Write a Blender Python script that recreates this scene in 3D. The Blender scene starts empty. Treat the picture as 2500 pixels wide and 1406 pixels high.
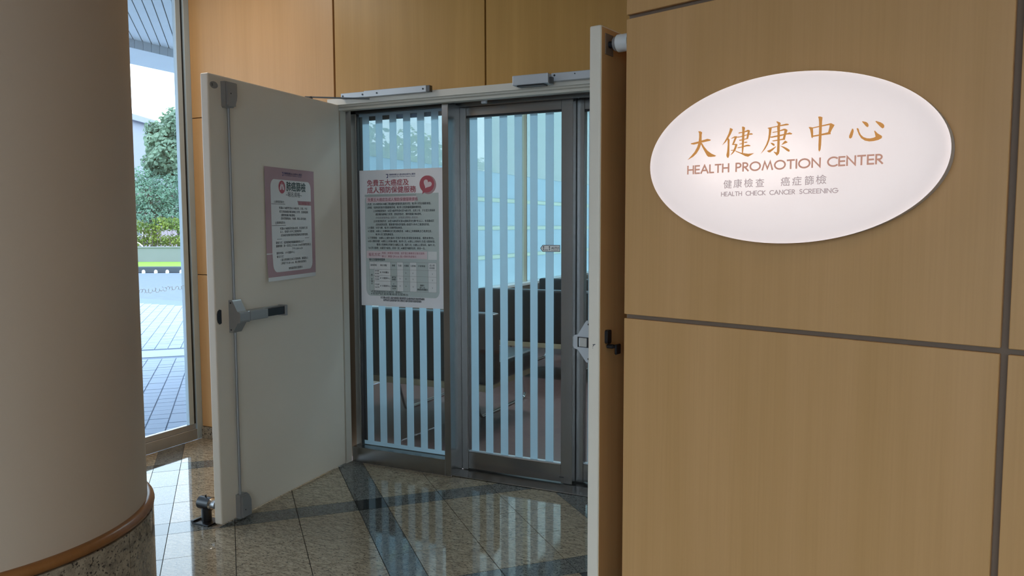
import bpy, bmesh, math, random
from mathutils import Vector, Matrix
from mathutils.geometry import tessellate_polygon

random.seed(7)
scene = bpy.context.scene
COL = scene.collection

# ------------------------------------------------------------------ camera
CAM_H, YAW, PITCH, ROLL, FPX = 1.4081, 0.4464, 0.0788, -0.0027, 1912.87
cam_data = bpy.data.cameras.new('camera')
cam_data.sensor_fit = 'HORIZONTAL'
cam_data.sensor_width = 36.0
cam_data.lens = FPX / 2500.0 * 36.0
cam_data.clip_start = 0.05
cam_data.clip_end = 400
cam = bpy.data.objects.new('camera', cam_data)
COL.objects.link(cam)
_f = Vector((-math.sin(YAW) * math.cos(PITCH), math.cos(YAW) * math.cos(PITCH), -math.sin(PITCH)))
_r = Vector((math.cos(YAW), math.sin(YAW), 0))
_u = _r.cross(_f)
_r2 = math.cos(ROLL) * _r + math.sin(ROLL) * _u
_u2 = -math.sin(ROLL) * _r + math.cos(ROLL) * _u
_m = Matrix((_r2, _u2, -_f)).transposed().to_4x4()
_m.translation = (0, 0, CAM_H)
cam.matrix_world = _m
scene.camera = cam

# ------------------------------------------------------------------ sky
world = bpy.data.worlds.new('sky')
scene.world = world
world.use_nodes = True
bg = world.node_tree.nodes['Background']
bg.inputs['Color'].default_value = (0.68, 0.85, 1.0, 1)
bg.inputs['Strength'].default_value = 5.2

# ------------------------------------------------------------------ large lights (unseen, added to fill the lobby and the waiting room)
def area_light(name, loc, sx, sy, watts, color):
    l = bpy.data.lights.new(name, 'AREA')
    l.shape = 'RECTANGLE'; l.size = sx; l.size_y = sy
    l.energy = watts; l.color = color
    o = bpy.data.objects.new(name, l); COL.objects.link(o)
    o.location = loc
    return o
WARM = (1.0, 0.86, 0.70)
area_light('lobby_fill_light', (-0.6, -1.6, 3.10), 1.2, 0.3, 9, WARM)  # unseen warm fill added behind the camera
area_light('lobby_fill_light', (1.6, 0.2, 3.10), 1.2, 0.3, 9, WARM)  # unseen warm fill added on the right wall's side
area_light('lobby_fill_light', (-3.55, 2.8, 3.10), 0.6, 0.6, 12, (1.0, 0.94, 0.84))  # added near the window to brighten the left end of the back wall
area_light('waiting_room_fill_light', (-2.4, 5.6, 3.20), 1.2, 0.6, 64, (0.72, 0.91, 1.0))  # added overhead to brighten the glass stripes and sofas
area_light('waiting_room_fill_light', (-2.0, 8.4, 3.20), 1.2, 0.6, 64, (0.72, 0.91, 1.0))  # second added fill, deeper in the waiting room

# ------------------------------------------------------------------ exposure
vs = scene.view_settings
scene.display_settings.display_device = 'sRGB'
vs.view_transform = 'Standard'
vs.look = 'None'
vs.exposure = 0.0
vs.gamma = 1.0
vs.use_curve_mapping = False

# ================================================================== materials
def new_mat(name):
    m = bpy.data.materials.new(name)
    m.use_nodes = True
    nt = m.node_tree
    return m, nt, nt.nodes['Principled BSDF']

def plain(name, rgb, rough=0.5, metal=0.0, spec=0.5, var=0.04, scale=6.0, bump=0.0, bscale=200.0, aniso=None):
    m, nt, b = new_mat(name)
    tc = nt.nodes.new('ShaderNodeTexCoord')
    nz = nt.nodes.new('ShaderNodeTexNoise')
    nz.inputs['Scale'].default_value = scale
    nz.inputs['Detail'].default_value = 5
    nt.links.new(tc.outputs['Object'], nz.inputs['Vector'])
    mx = nt.nodes.new('ShaderNodeMix'); mx.data_type = 'RGBA'
    mx.inputs['A'].default_value = (*[c * (1 - var) for c in rgb], 1)
    mx.inputs['B'].default_value = (*[min(1, c * (1 + var)) for c in rgb], 1)
    nt.links.new(nz.outputs['Fac'], mx.inputs['Factor'])
    nt.links.new(mx.outputs['Result'], b.inputs['Base Color'])
    b.inputs['Roughness'].default_value = rough
    b.inputs['Metallic'].default_value = metal
    b.inputs['Specular IOR Level'].default_value = spec
    if bump:
        n2 = nt.nodes.new('ShaderNodeTexNoise'); n2.inputs['Scale'].default_value = bscale
        nt.links.new(tc.outputs['Object'], n2.inputs['Vector'])
        bp = nt.nodes.new('ShaderNodeBump'); bp.inputs['Strength'].default_value = bump
        bp.inputs['Distance'].default_value = 0.002
        nt.links.new(n2.outputs['Fac'], bp.inputs['Height'])
        nt.links.new(bp.outputs['Normal'], b.inputs['Normal'])
    return m

def wood(name, c1, c2, rough=0.38, seed=0.0):
    m, nt, b = new_mat(name)
    tc = nt.nodes.new('ShaderNodeTexCoord')
    mp = nt.nodes.new('ShaderNodeMapping')
    mp.inputs['Scale'].default_value = (9, 9, 0.35)
    mp.inputs['Location'].default_value = (seed, seed * 2, seed * 3)
    nt.links.new(tc.outputs['Object'], mp.inputs['Vector'])
    oi = nt.nodes.new('ShaderNodeObjectInfo')
    ad = nt.nodes.new('ShaderNodeVectorMath'); ad.operation = 'ADD'
    sc = nt.nodes.new('ShaderNodeVectorMath'); sc.operation = 'SCALE'; sc.inputs['Scale'].default_value = 37.0
    nt.links.new(oi.outputs['Random'], sc.inputs[0])
    nt.links.new(mp.outputs['Vector'], ad.inputs[0]); nt.links.new(sc.outputs['Vector'], ad.inputs[1])
    n1 = nt.nodes.new('ShaderNodeTexNoise'); n1.inputs['Scale'].default_value = 1.0
    n1.inputs['Detail'].default_value = 6; n1.inputs['Roughness'].default_value = 0.62
    nt.links.new(ad.outputs['Vector'], n1.inputs['Vector'])
    mp2 = nt.nodes.new('ShaderNodeMapping'); mp2.inputs['Scale'].default_value = (140, 140, 2.2)
    nt.links.new(tc.outputs['Object'], mp2.inputs['Vector'])
    n2 = nt.nodes.new('ShaderNodeTexNoise'); n2.inputs['Scale'].default_value = 1.0
    nt.links.new(mp2.outputs['Vector'], n2.inputs['Vector'])
    r1 = nt.nodes.new('ShaderNodeValToRGB')
    r1.color_ramp.elements[0].position = 0.3; r1.color_ramp.elements[0].color = (*c1, 1)
    r1.color_ramp.elements[1].position = 0.7; r1.color_ramp.elements[1].color = (*c2, 1)
    nt.links.new(n1.outputs['Fac'], r1.inputs['Fac'])
    r2 = nt.nodes.new('ShaderNodeValToRGB')
    r2.color_ramp.elements[0].position = 0.25; r2.color_ramp.elements[0].color = (0.93, 0.92, 0.90, 1)
    r2.color_ramp.elements[1].position = 0.6; r2.color_ramp.elements[1].color = (1, 1, 1, 1)
    nt.links.new(n2.outputs['Fac'], r2.inputs['Fac'])
    mx = nt.nodes.new('ShaderNodeMix'); mx.data_type = 'RGBA'; mx.blend_type = 'MULTIPLY'
    mx.inputs['Factor'].default_value = 0.55
    nt.links.new(r1.outputs['Color'], mx.inputs['A']); nt.links.new(r2.outputs['Color'], mx.inputs['B'])
    nt.links.new(mx.outputs['Result'], b.inputs['Base Color'])
    b.inputs['Roughness'].default_value = rough
    b.inputs['Specular IOR Level'].default_value = 0.35
    return m

def granite(name, base, mid, dark, rough=0.045, scale=1.0, stretch=(1, 1, 1), amount=0.5):
    m, nt, b = new_mat(name)
    tc = nt.nodes.new('ShaderNodeTexCoord')
    mp = nt.nodes.new('ShaderNodeMapping'); mp.inputs['Scale'].default_value = stretch
    nt.links.new(tc.outputs['Object'], mp.inputs['Vector'])
    n1 = nt.nodes.new('ShaderNodeTexNoise'); n1.inputs['Scale'].default_value = 22 * scale
    n1.inputs['Detail'].default_value = 8; n1.inputs['Roughness'].default_value = 0.7
    n2 = nt.nodes.new('ShaderNodeTexNoise'); n2.inputs['Scale'].default_value = 75 * scale
    n2.inputs['Detail'].default_value = 4; n2.inputs['Roughness'].default_value = 0.6
    for n in (n1, n2): nt.links.new(mp.outputs['Vector'], n.inputs['Vector'])
    r1 = nt.nodes.new('ShaderNodeValToRGB')
    r1.color_ramp.elements[0].position = 0.36; r1.color_ramp.elements[0].color = (*mid, 1)
    r1.color_ramp.elements[1].position = 0.60; r1.color_ramp.elements[1].color = (*base, 1)
    nt.links.new(n1.outputs['Fac'], r1.inputs['Fac'])
    r2 = nt.nodes.new('ShaderNodeValToRGB')
    r2.color_ramp.elements[0].position = amount - 0.13; r2.color_ramp.elements[0].color = (1, 1, 1, 1)
    r2.color_ramp.elements[1].position = amount - 0.05; r2.color_ramp.elements[1].color = (0, 0, 0, 1)
    nt.links.new(n2.outputs['Fac'], r2.inputs['Fac'])
    mx = nt.nodes.new('ShaderNodeMix'); mx.data_type = 'RGBA'
    nt.links.new(r2.outputs['Color'], mx.inputs['Factor'])
    nt.links.new(r1.outputs['Color'], mx.inputs['A'])
    mx.inputs['B'].default_value = (*dark, 1)
    nt.links.new(mx.outputs['Result'], b.inputs['Base Color'])
    b.inputs['Roughness'].default_value = rough
    b.inputs['Specular IOR Level'].default_value = 0.5
    return m

def thin_glass(name, tint=(0.93, 0.97, 0.98), refl=0.06):
    m = bpy.data.materials.new(name); m.use_nodes = True
    nt = m.node_tree; nt.nodes.clear()
    out = nt.nodes.new('ShaderNodeOutputMaterial')
    tr = nt.nodes.new('ShaderNodeBsdfTransparent'); tr.inputs['Color'].default_value = (*tint, 1)
    gl = nt.nodes.new('ShaderNodeBsdfGlossy'); gl.inputs['Roughness'].default_value = 0.0
    lw = nt.nodes.new('ShaderNodeLayerWeight'); lw.inputs['Blend'].default_value = 0.12
    ml = nt.nodes.new('ShaderNodeMath'); ml.operation = 'MULTIPLY_ADD'
    ml.inputs[1].default_value = 0.55; ml.inputs[2].default_value = refl
    nt.links.new(lw.outputs['Fresnel'], ml.inputs[0])
    mx = nt.nodes.new('ShaderNodeMixShader')
    nt.links.new(ml.outputs[0], mx.inputs['Fac'])
    nt.links.new(tr.outputs[0], mx.inputs[1]); nt.links.new(gl.outputs[0], mx.inputs[2])
    nt.links.new(mx.outputs[0], out.inputs['Surface'])
    return m

def film(name, dcol, tcol, mix=0.5, clear=0.0):
    m = bpy.data.materials.new(name); m.use_nodes = True
    nt = m.node_tree; nt.nodes.clear()
    out = nt.nodes.new('ShaderNodeOutputMaterial')
    tc = nt.nodes.new('ShaderNodeTexCoord')
    nz = nt.nodes.new('ShaderNodeTexNoise'); nz.inputs['Scale'].default_value = 9
    nt.links.new(tc.outputs['Object'], nz.inputs['Vector'])
    cm = nt.nodes.new('ShaderNodeMix'); cm.data_type = 'RGBA'
    cm.inputs['A'].default_value = (*[c * .95 for c in tcol], 1); cm.inputs['B'].default_value = (*tcol, 1)
    nt.links.new(nz.outputs['Fac'], cm.inputs['Factor'])
    df = nt.nodes.new('ShaderNodeBsdfDiffuse'); df.inputs['Color'].default_value = (*dcol, 1)
    tl = nt.nodes.new('ShaderNodeBsdfTranslucent')
    nt.links.new(cm.outputs['Result'], tl.inputs['Color'])
    mx = nt.nodes.new('ShaderNodeMixShader'); mx.inputs['Fac'].default_value = mix
    nt.links.new(df.outputs[0], mx.inputs[1]); nt.links.new(tl.outputs[0], mx.inputs[2])
    last = mx
    if clear:
        tr = nt.nodes.new('ShaderNodeBsdfTransparent')
        m2 = nt.nodes.new('ShaderNodeMixShader'); m2.inputs['Fac'].default_value = clear
        nt.links.new(mx.outputs[0], m2.inputs[1]); nt.links.new(tr.outputs[0], m2.inputs[2]); last = m2
    nt.links.new(last.outputs[0], out.inputs['Surface'])
    return m

def leafmat(name, c1, c2):
    m, nt, b = new_mat(name)
    tc = nt.nodes.new('ShaderNodeTexCoord')
    nz = nt.nodes.new('ShaderNodeTexNoise'); nz.inputs['Scale'].default_value = 1.3; nz.inputs['Detail'].default_value = 6
    nt.links.new(tc.outputs['Object'], nz.inputs['Vector'])
    r = nt.nodes.new('ShaderNodeValToRGB')
    r.color_ramp.elements[0].position = .35; r.color_ramp.elements[0].color = (*c1, 1)
    r.color_ramp.elements[1].position = .65; r.color_ramp.elements[1].color = (*c2, 1)
    nt.links.new(nz.outputs['Fac'], r.inputs['Fac'])
    nt.links.new(r.outputs['Color'], b.inputs['Base Color'])
    b.inputs['Roughness'].default_value = .55
    out = nt.nodes['Material Output']
    tl = nt.nodes.new('ShaderNodeBsdfTranslucent'); nt.links.new(r.outputs['Color'], tl.inputs['Color'])
    mx = nt.nodes.new('ShaderNodeMixShader'); mx.inputs['Fac'].default_value = .4
    nt.links.new(b.outputs[0], mx.inputs[1]); nt.links.new(tl.outputs[0], mx.inputs[2])
    nt.links.new(mx.outputs[0], out.inputs['Surface'])
    return m

M = {}
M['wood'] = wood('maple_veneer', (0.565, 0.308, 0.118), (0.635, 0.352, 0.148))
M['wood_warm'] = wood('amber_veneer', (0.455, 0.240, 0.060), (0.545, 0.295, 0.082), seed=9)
M['groove'] = plain('groove_strip', (0.20, 0.13, 0.085), .6)
M['groove_dark'] = plain('groove_dark', (0.10, 0.055, 0.025), .6)
M['ringwood'] = wood('ring_wood', (0.22, 0.085, 0.022), (0.30, 0.12, 0.035), .3, 3)
M['paint'] = plain('column_paint', (0.54, 0.42, 0.315), .55, var=.03, scale=2, bump=.05)
M['door'] = plain('door_paint', (0.82, 0.725, 0.605), .38, var=.02, scale=3, bump=.05, bscale=400)
M['dooredge'] = plain('frame_paint', (0.68, 0.62, 0.53), .4, var=.02)
M['ceil'] = plain('ceiling_paint', (0.70, 0.67, 0.62), .8)
M['wallpaint'] = plain('wall_paint', (0.62, 0.58, 0.52), .7)
M['alu'] = plain('aluminium', (0.50, 0.52, 0.54), .42, .75, var=.05, scale=20)
M['alu_win'] = plain('window_aluminium', (0.46, 0.57, 0.65), .4, .1, var=.03)
M['steel'] = plain('brushed_steel', (0.31, 0.30, 0.29), .27, 1.0, var=.10, scale=3)
M['steel_dark'] = plain('dark_steel', (0.10, 0.10, 0.10), .3, .9, var=.1)
M['chrome'] = plain('chrome', (0.75, 0.76, 0.78), .12, 1.0)
M['black'] = plain('black_plastic', (0.012, 0.013, 0.016), .3)
M['rubber'] = plain('gasket', (0.02, 0.02, 0.022), .6)
M['white'] = plain('white_plastic', (0.75, 0.74, 0.72), .35)
M['silver'] = plain('silver_cover', (0.34, 0.335, 0.33), .42, .35, var=.05)
M['silver_light'] = plain('closer_silver', (0.52, 0.53, 0.55), .4, .3, var=.05)
M['gr_beige'] = granite('granite_beige', (0.45, 0.375, 0.27), (0.23, 0.18, 0.125), (0.045, 0.035, 0.03), stretch=(0.5, 1.5, 1), scale=1.7)
M['gr_grey'] = granite('granite_grey', (0.20, 0.20, 0.185), (0.11, 0.115, 0.11), (0.03, 0.032, 0.035), scale=1.6, amount=.52)
M['gr_black'] = granite('granite_black', (0.045, 0.05, 0.05), (0.02, 0.022, 0.024), (0.008, 0.008, 0.01), scale=1.6)
M['gr_base'] = granite('granite_base', (0.40, 0.325, 0.235), (0.21, 0.165, 0.12), (0.04, 0.03, 0.026), rough=.12, scale=1.2)
M['joint'] = plain('tile_joint', (0.03, 0.03, 0.028), .7)
M['glass'] = thin_glass('clear_glass')
M['glass_lobby'] = thin_glass('lobby_window_glass', (0.97, 0.985, 0.99), .03)
M['film'] = film('stripe_film', (0.70, 0.76, 0.80), (0.76, 0.92, 1.0), .72)
M['frost'] = film('frosted_pane', (0.65, 0.74, 0.80), (0.51, 0.63, 0.65), .85, .02)
M['frost_light'] = film('misted_pane', (0.65, 0.72, 0.74), (0.40, 0.50, 0.46), .85, .30)
M['clearstrip'] = film('clear_strip', (0.65, 0.66, 0.55), (0.58, 0.68, 0.60), .88, .05)
M['decal'] = film('decal_film', (0.8, 0.84, 0.86), (0.8, 0.86, 0.9), .5, .3)
M['carpet'] = plain('brown_floor', (0.115, 0.058, 0.052), .5, var=.25, scale=25)
M['leather'] = plain('black_leather', (0.018, 0.019, 0.022), .33, var=.1, bump=.15, bscale=260)
M['railwood'] = wood('sofa_rail_wood', (0.42, 0.32, 0.20), (0.52, 0.41, 0.27), .4, 5)
M['transom'] = plain('cream_transom', (0.62, 0.60, 0.47), .5)
M['paper'] = plain('poster_paper', (0.90, 0.88, 0.90), .35, var=.02)
M['paper_white'] = plain('paper_white', (0.80, 0.80, 0.79), .4, var=.01)
M['pinkpaper'] = plain('pink_print', (0.47, 0.30, 0.32), .4, var=.08, scale=4)
M['pinkband'] = plain('pale_pink_print', (0.80, 0.66, 0.68), .4)
M['greyprint'] = plain('grey_green_print', (0.56, 0.62, 0.60), .4, var=.03)
M['greyprint2'] = plain('grey_print_dark', (0.45, 0.50, 0.48), .4)
M['ink'] = plain('ink_dark', (0.03, 0.035, 0.045), .5)
M['inkblue'] = plain('ink_blue', (0.05, 0.05, 0.17), .5)
M['inkred'] = plain('ink_red', (0.48, 0.11, 0.14), .5)
M['inkpink'] = plain('ink_pink', (0.50, 0.20, 0.24), .5)
M['inkgrey'] = plain('ink_grey', (0.25, 0.22, 0.23), .5)
M['inkgreen'] = plain('ink_green', (0.03, 0.075, 0.07), .5)
M['pave'] = plain('paver_stone', (0.29, 0.34, 0.43), .85, spec=.08, var=.12, scale=3)
M['pavejoint'] = plain('paver_joint', (0.16, 0.20, 0.27), .85, spec=.08)
M['strip'] = plain('paver_strip', (0.33, 0.38, 0.46), .85, spec=.08)
M['asphalt'] = plain('asphalt', (0.15, 0.18, 0.23), .85, spec=.08, var=.15)
M['concrete'] = plain('concrete', (0.215, 0.23, 0.235), .85, spec=.08, var=.1, scale=2)
M['kerb'] = plain('kerb_dark', (0.07, 0.085, 0.10), .85, spec=.08)
M['lawn'] = plain('lawn_green', (0.20, 0.36, 0.06), .85, spec=.08, var=.2)
M['soffit'] = plain('soffit_panel', (0.66, 0.68, 0.68), .5)
M['soffit_gap'] = plain('soffit_gap', (0.10, 0.11, 0.12), .7)
M['tile'] = plain('facade_tile', (0.50, 0.53, 0.56), .4)
M['bark'] = plain('bark', (0.16, 0.13, 0.11), .9)
M['leaf1'] = leafmat('leaf_tree', (0.14, 0.225, 0.16), (0.25, 0.36, 0.25))
M['leaf2'] = leafmat('leaf_fine', (0.13, 0.25, 0.19), (0.22, 0.36, 0.26))
M['leaf3'] = leafmat('leaf_hedge', (0.14, 0.22, 0.06), (0.36, 0.42, 0.07))
M['bwall'] = plain('building_wall', (0.31, 0.325, 0.37), .85, spec=.08)
M['bwall2'] = plain('building_brick', (0.36, 0.30, 0.32), .85, spec=.08)
M['bglass'] = plain('building_window', (0.24, 0.27, 0.32), .3)
M['stone'] = plain('white_stone', (0.8, 0.8, 0.78), .6)

# ================================================================== mesh helpers
def link(o, parent=None):
    COL.objects.link(o)
    if parent is not None: o.parent = parent
    return o

class MB:
    """collects shapes into one mesh; xf maps local coordinates"""
    def __init__(self, xf=None):
        self.bm = bmesh.new(); self.xf = xf
    def V(self, p):
        p = Vector(p)
        return self.bm.verts.new(self.xf(p) if self.xf else p)
    def quadbox(self, a, b, bevel=0.0, seg=1):
        x0, y0, z0 = a; x1, y1, z1 = b
        vs_ = [self.V(p) for p in ((x0,y0,z0),(x1,y0,z0),(x1,y1,z0),(x0,y1,z0),(x0,y0,z1),(x1,y0,z1),(x1,y1,z1),(x0,y1,z1))]
        fs = [self.bm.faces.new([vs_[i] for i in q]) for q in ((3,2,1,0),(4,5,6,7),(0,1,5,4),(1,2,6,5),(2,3,7,6),(3,0,4,7))]
        if bevel:
            es = list({e for f in fs for e in f.edges})
            bmesh.ops.bevel(self.bm, geom=es, offset=bevel, segments=seg, profile=.6, affect='EDGES')
        return self
    def prism(self, pts, n0, n1, plane='xz'):
        """pts: 2D outline; extruded between n0 and n1 on the third axis"""
        def mk(p, n):
            if plane == 'xz': return (p[0], n, p[1])
            if plane == 'xy': return (p[0], p[1], n)
            return (n, p[0], p[1])
        a = [self.V(mk(p, n0)) for p in pts]; b = [self.V(mk(p, n1)) for p in pts]
        tris = tessellate_polygon([[Vector((p[0], p[1], 0)) for p in pts]])
        for t in tris:
            try: self.bm.faces.new([a[i] for i in t])
            except ValueError: pass
            try: self.bm.faces.new([b[i] for i in reversed(t)])
            except ValueError: pass
        n = len(pts)
        for i in range(n):
            j = (i + 1) % n
            try: self.bm.faces.new((a[i], a[j], b[j], b[i]))
            except ValueError: pass
        return self
    def tube(self, path, r, seg=10, caps=True):
        path = [Vector(p) for p in path]
        rings = []
        rr = r if isinstance(r, (list, tuple)) else [r] * len(path)
        prev = None
        for i, p in enumerate(path):
            if i == 0: d = path[1] - p
            elif i == len(path) - 1: d = p - path[i-1]
            else: d = (path[i+1] - p).normalized() + (p - path[i-1]).normalized()
            d.normalize()
            if prev is None:
                prev = Vector((0, 0, 1)).cross(d)
                if prev.length < 1e-3: prev = Vector((1, 0, 0)).cross(d)
            prev = (prev - d * prev.dot(d)).normalized()
            q = d.cross(prev)
            rings.append([self.V(p + (prev * math.cos(t) + q * math.sin(t)) * rr[i]) for t in [2 * math.pi * k / seg for k in range(seg)]])
        for a, b in zip(rings, rings[1:]):
            for k in range(seg):
                self.bm.faces.new((a[k], a[(k+1) % seg], b[(k+1) % seg], b[k]))
        if caps:
            self.bm.faces.new(rings[0]); self.bm.faces.new(list(reversed(rings[-1])))
        return self
    def lathe(self, prof, c=(0, 0), seg=48, a0=0.0, a1=2 * math.pi):
        full = abs(a1 - a0 - 2 * math.pi) < 1e-6
        n = seg if full else seg + 1
        rings = []
        for r, z in prof:
            rings.append([self.V((c[0] + r * math.cos(a0 + (a1 - a0) * k / seg), c[1] + r * math.sin(a0 + (a1 - a0) * k / seg), z)) for k in range(n)])
        for a, b in zip(rings, rings[1:]):
            for k in range(seg):
                k2 = (k + 1) % n
                self.bm.faces.new((a[k], a[k2], b[k2], b[k]))
        if not full:
            self.bm.faces.new([rg[0] for rg in rings]); self.bm.faces.new([rg[-1] for rg in reversed(rings)])
        else:
            self.bm.faces.new(list(reversed(rings[0]))); self.bm.faces.new(rings[-1])
        return self
    def build(self, name, mat, parent=None, smooth=False, recalc=True):
        if recalc: bmesh.ops.recalc_face_normals(self.bm, faces=self.bm.faces[:])
        me = bpy.data.meshes.new(name)
        self.bm.to_mesh(me); self.bm.free()
        if isinstance(mat, str): mat = M[mat]
        me.materials.append(mat)
        if smooth:
            for p in me.polygons: p.use_smooth = True
            try: me.set_sharp_from_angle(angle=math.radians(35))
            except Exception: pass
        return link(bpy.data.objects.new(name, me), parent)

def box(name, a, b, mat, parent=None, bevel=0.0, xf=None, seg=1):
    return MB(xf).quadbox(a, b, bevel, seg).build(name, mat, parent)

def empty(name, loc=(0, 0, 0)):
    o = bpy.data.objects.new(name, None); o.empty_display_size = .1
    o.location = loc
    return link(o)

def tag(o, label=None, cat=None, group=None, kind=None):
    if label: o['label'] = label
    if cat: o['category'] = cat
    if group: o['group'] = group
    if kind: o['kind'] = kind
    return o

def structure(o, label=None):
    o['kind'] = 'structure'
    if label: o['label'] = label
    return o

def text_shape(body, size, bold=0.0, align='LEFT', spacing=1.0, width=None):
    """flat glyph outlines of the built-in font: (verts2d, faces)"""
    cu = bpy.data.curves.new('t', 'FONT')
    cu.body = body; cu.size = size; cu.align_x = align; cu.space_character = spacing
    cu.resolution_u = 2
    o = bpy.data.objects.new('t', cu); COL.objects.link(o)
    dg = bpy.context.evaluated_depsgraph_get()
    me = bpy.data.meshes.new_from_object(o.evaluated_get(dg))
    vs_ = [(v.co.x, v.co.y) for v in me.vertices]; fs = [tuple(p.vertices) for p in me.polygons]
    bpy.data.objects.remove(o); bpy.data.curves.remove(cu); bpy.data.meshes.remove(me)
    if width and vs_:
        x0 = min(v[0] for v in vs_); x1 = max(v[0] for v in vs_)
        k = width / max(1e-6, x1 - x0)
        vs_ = [((x - x0) * k, y) for x, y in vs_]
    if bold > 0 and vs_:      # heavier strokes: the outline laid down again, shifted by a hair
        b = bold * size * 1.6; base_v, base_f = list(vs_), list(fs); lay = 0
        for dx, dy in ((b, 0), (0, b), (b, b)) if size > .02 else ((b, b * .5),):
            lay += 1; n = len(vs_); vs_ = vs_ + [(x + dx, y + dy, lay * .00006) for x, y in base_v]; fs = fs + [tuple(n + i for i in f) for f in base_f]
    return [(q[0], q[1], q[2] if len(q) > 2 else 0.0) for q in vs_], fs

class Flat:
    """flat print gathered on a plane: P(u, v, n) -> 3D"""
    def __init__(self, P): self.P = P; self.v = []; self.f = []
    def poly(self, pts, n):
        b = len(self.v); self.v += [self.P(p[0], p[1], n) for p in pts]
        self.f += [tuple(b + i for i in t) for t in tessellate_polygon([[Vector((p[0], p[1], 0)) for p in pts]])]
        return self
    def rect(self, u0, v0, u1, v1, n): return self.poly([(u0, v0), (u1, v0), (u1, v1), (u0, v1)], n)
    def text(self, body, u, v, size, n, **k):
        vs_, fs = text_shape(body, size, **k)
        b = len(self.v); self.v += [self.P(u + x, v + y, n + l) for x, y, l in vs_]
        self.f += [tuple(b + i for i in t) for t in fs]
        return self
    def build(self, name, mat, parent):
        me = bpy.data.meshes.new(name); me.from_pydata([tuple(p) for p in self.v], [], self.f); me.update()
        me.materials.append(M[mat] if isinstance(mat, str) else mat)
        return link(bpy.data.objects.new(name, me), parent)

def rrect(u0, v0, u1, v1, r, seg=5, corners=(1, 1, 1, 1)):
    out = []
    for (cx, cy, a, on) in ((u1 - r, v0 + r, -90, corners[1]), (u1 - r, v1 - r, 0, corners[2]), (u0 + r, v1 - r, 90, corners[3]), (u0 + r, v0 + r, 180, corners[0])):
        if not on:
            out.append((u1 if a in (-90, 0) else u0, v0 if a in (-90, 180) else v1)); continue
        for k in range(seg + 1):
            t = math.radians(a + 90 * k / seg); out.append((cx + r * math.cos(t), cy + r * math.sin(t)))
    return out

def ellipse(cx, cy, a, b, n=64):
    return [(cx + a * math.cos(2 * math.pi * k / n), cy + b * math.sin(2 * math.pi * k / n)) for k in range(n)]

def clip_poly(pts, nx, ny, d):
    """keep nx*x+ny*y <= d"""
    out = []
    for i in range(len(pts)):
        p, q = pts[i], pts[(i + 1) % len(pts)]
        sp, sq = nx * p[0] + ny * p[1] - d, nx * q[0] + ny * q[1] - d
        if sp <= 0: out.append(p)
        if sp * sq < 0:
            t = sp / (sp - sq); out.append((p[0] + t * (q[0] - p[0]), p[1] + t * (q[1] - p[1])))
    return out

# ================================================================== the setting
D = 3.756            # front plane of the back wall
WX = -4.10           # inner plane of the window wall
CEIL = 3.15
W0 = Vector((-0.8188, 2.6128, 0)); AR = 0.3158
DW = Vector((math.cos(AR), -math.sin(AR), 0)); NW = Vector((-math.sin(AR), -math.cos(AR), 0))
def RW(p): return W0 + DW * p[0] + NW * p[1] + Vector((0, 0, p[2]))

# ---- back wall: substrate and maple panels
mb = MB()
mb.quadbox((WX, D + .02, 0), (-2.93, D + .19, CEIL))
mb.quadbox((-2.93, D + .02, 2.14), (-0.35, D + .19, CEIL))
mb.quadbox((-0.72, D + .02, 0), (-0.35, D + .19, 2.14))
wall_back = structure(mb.build('wall_back', 'groove_dark'))
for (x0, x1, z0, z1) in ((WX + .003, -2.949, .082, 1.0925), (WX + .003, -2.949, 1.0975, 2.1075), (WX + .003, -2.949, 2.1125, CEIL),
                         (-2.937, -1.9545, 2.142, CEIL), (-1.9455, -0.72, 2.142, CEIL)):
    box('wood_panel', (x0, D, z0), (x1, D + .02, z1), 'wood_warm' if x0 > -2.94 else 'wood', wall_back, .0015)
bb = structure(box('baseboard_back', (WX + .003, D - .008, 0), (-2.93, D + .0195, .079), 'gr_base', None, .002))

# ---- right wall
mb = MB(RW); mb.quadbox((0.0, -.16, 0), (4.6, -.018, CEIL))
wall_right = structure(mb.build('wall_right', 'groove'))
for (s0, s1) in ((0.0, 1.135), (1.153, 2.29), (2.308, 3.45), (3.468, 4.6)):
    for (z0, z1) in ((.095, 1.088), (1.1025, 2.103), (2.1175, CEIL)):
        box('wood_panel', (s0, -.0178, z0), (s1, 0, z1), 'wood', wall_right, .0018, RW)
structure(box('baseboard_right', (0, -.0178, 0), (4.6, .006, .09), 'gr_base', None, .002, RW))
# ---- short return wall beside the parked right leaf
def quad_wall(name, p, q, th, z0, z1, mat):
    d = Vector((q[0] - p[0], q[1] - p[1], 0)); n = Vector((d.y, -d.x, 0)).normalized() * th
    return MB().prism([p, q, (q[0] + n.x, q[1] + n.y), (p[0] + n.x, p[1] + n.y)], z0, z1, 'xy').build(name, mat)
structure(quad_wall('wall_niche', (-.8145, 2.632), (-.69, 3.775), .12, 0, CEIL, 'wood'))
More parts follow.
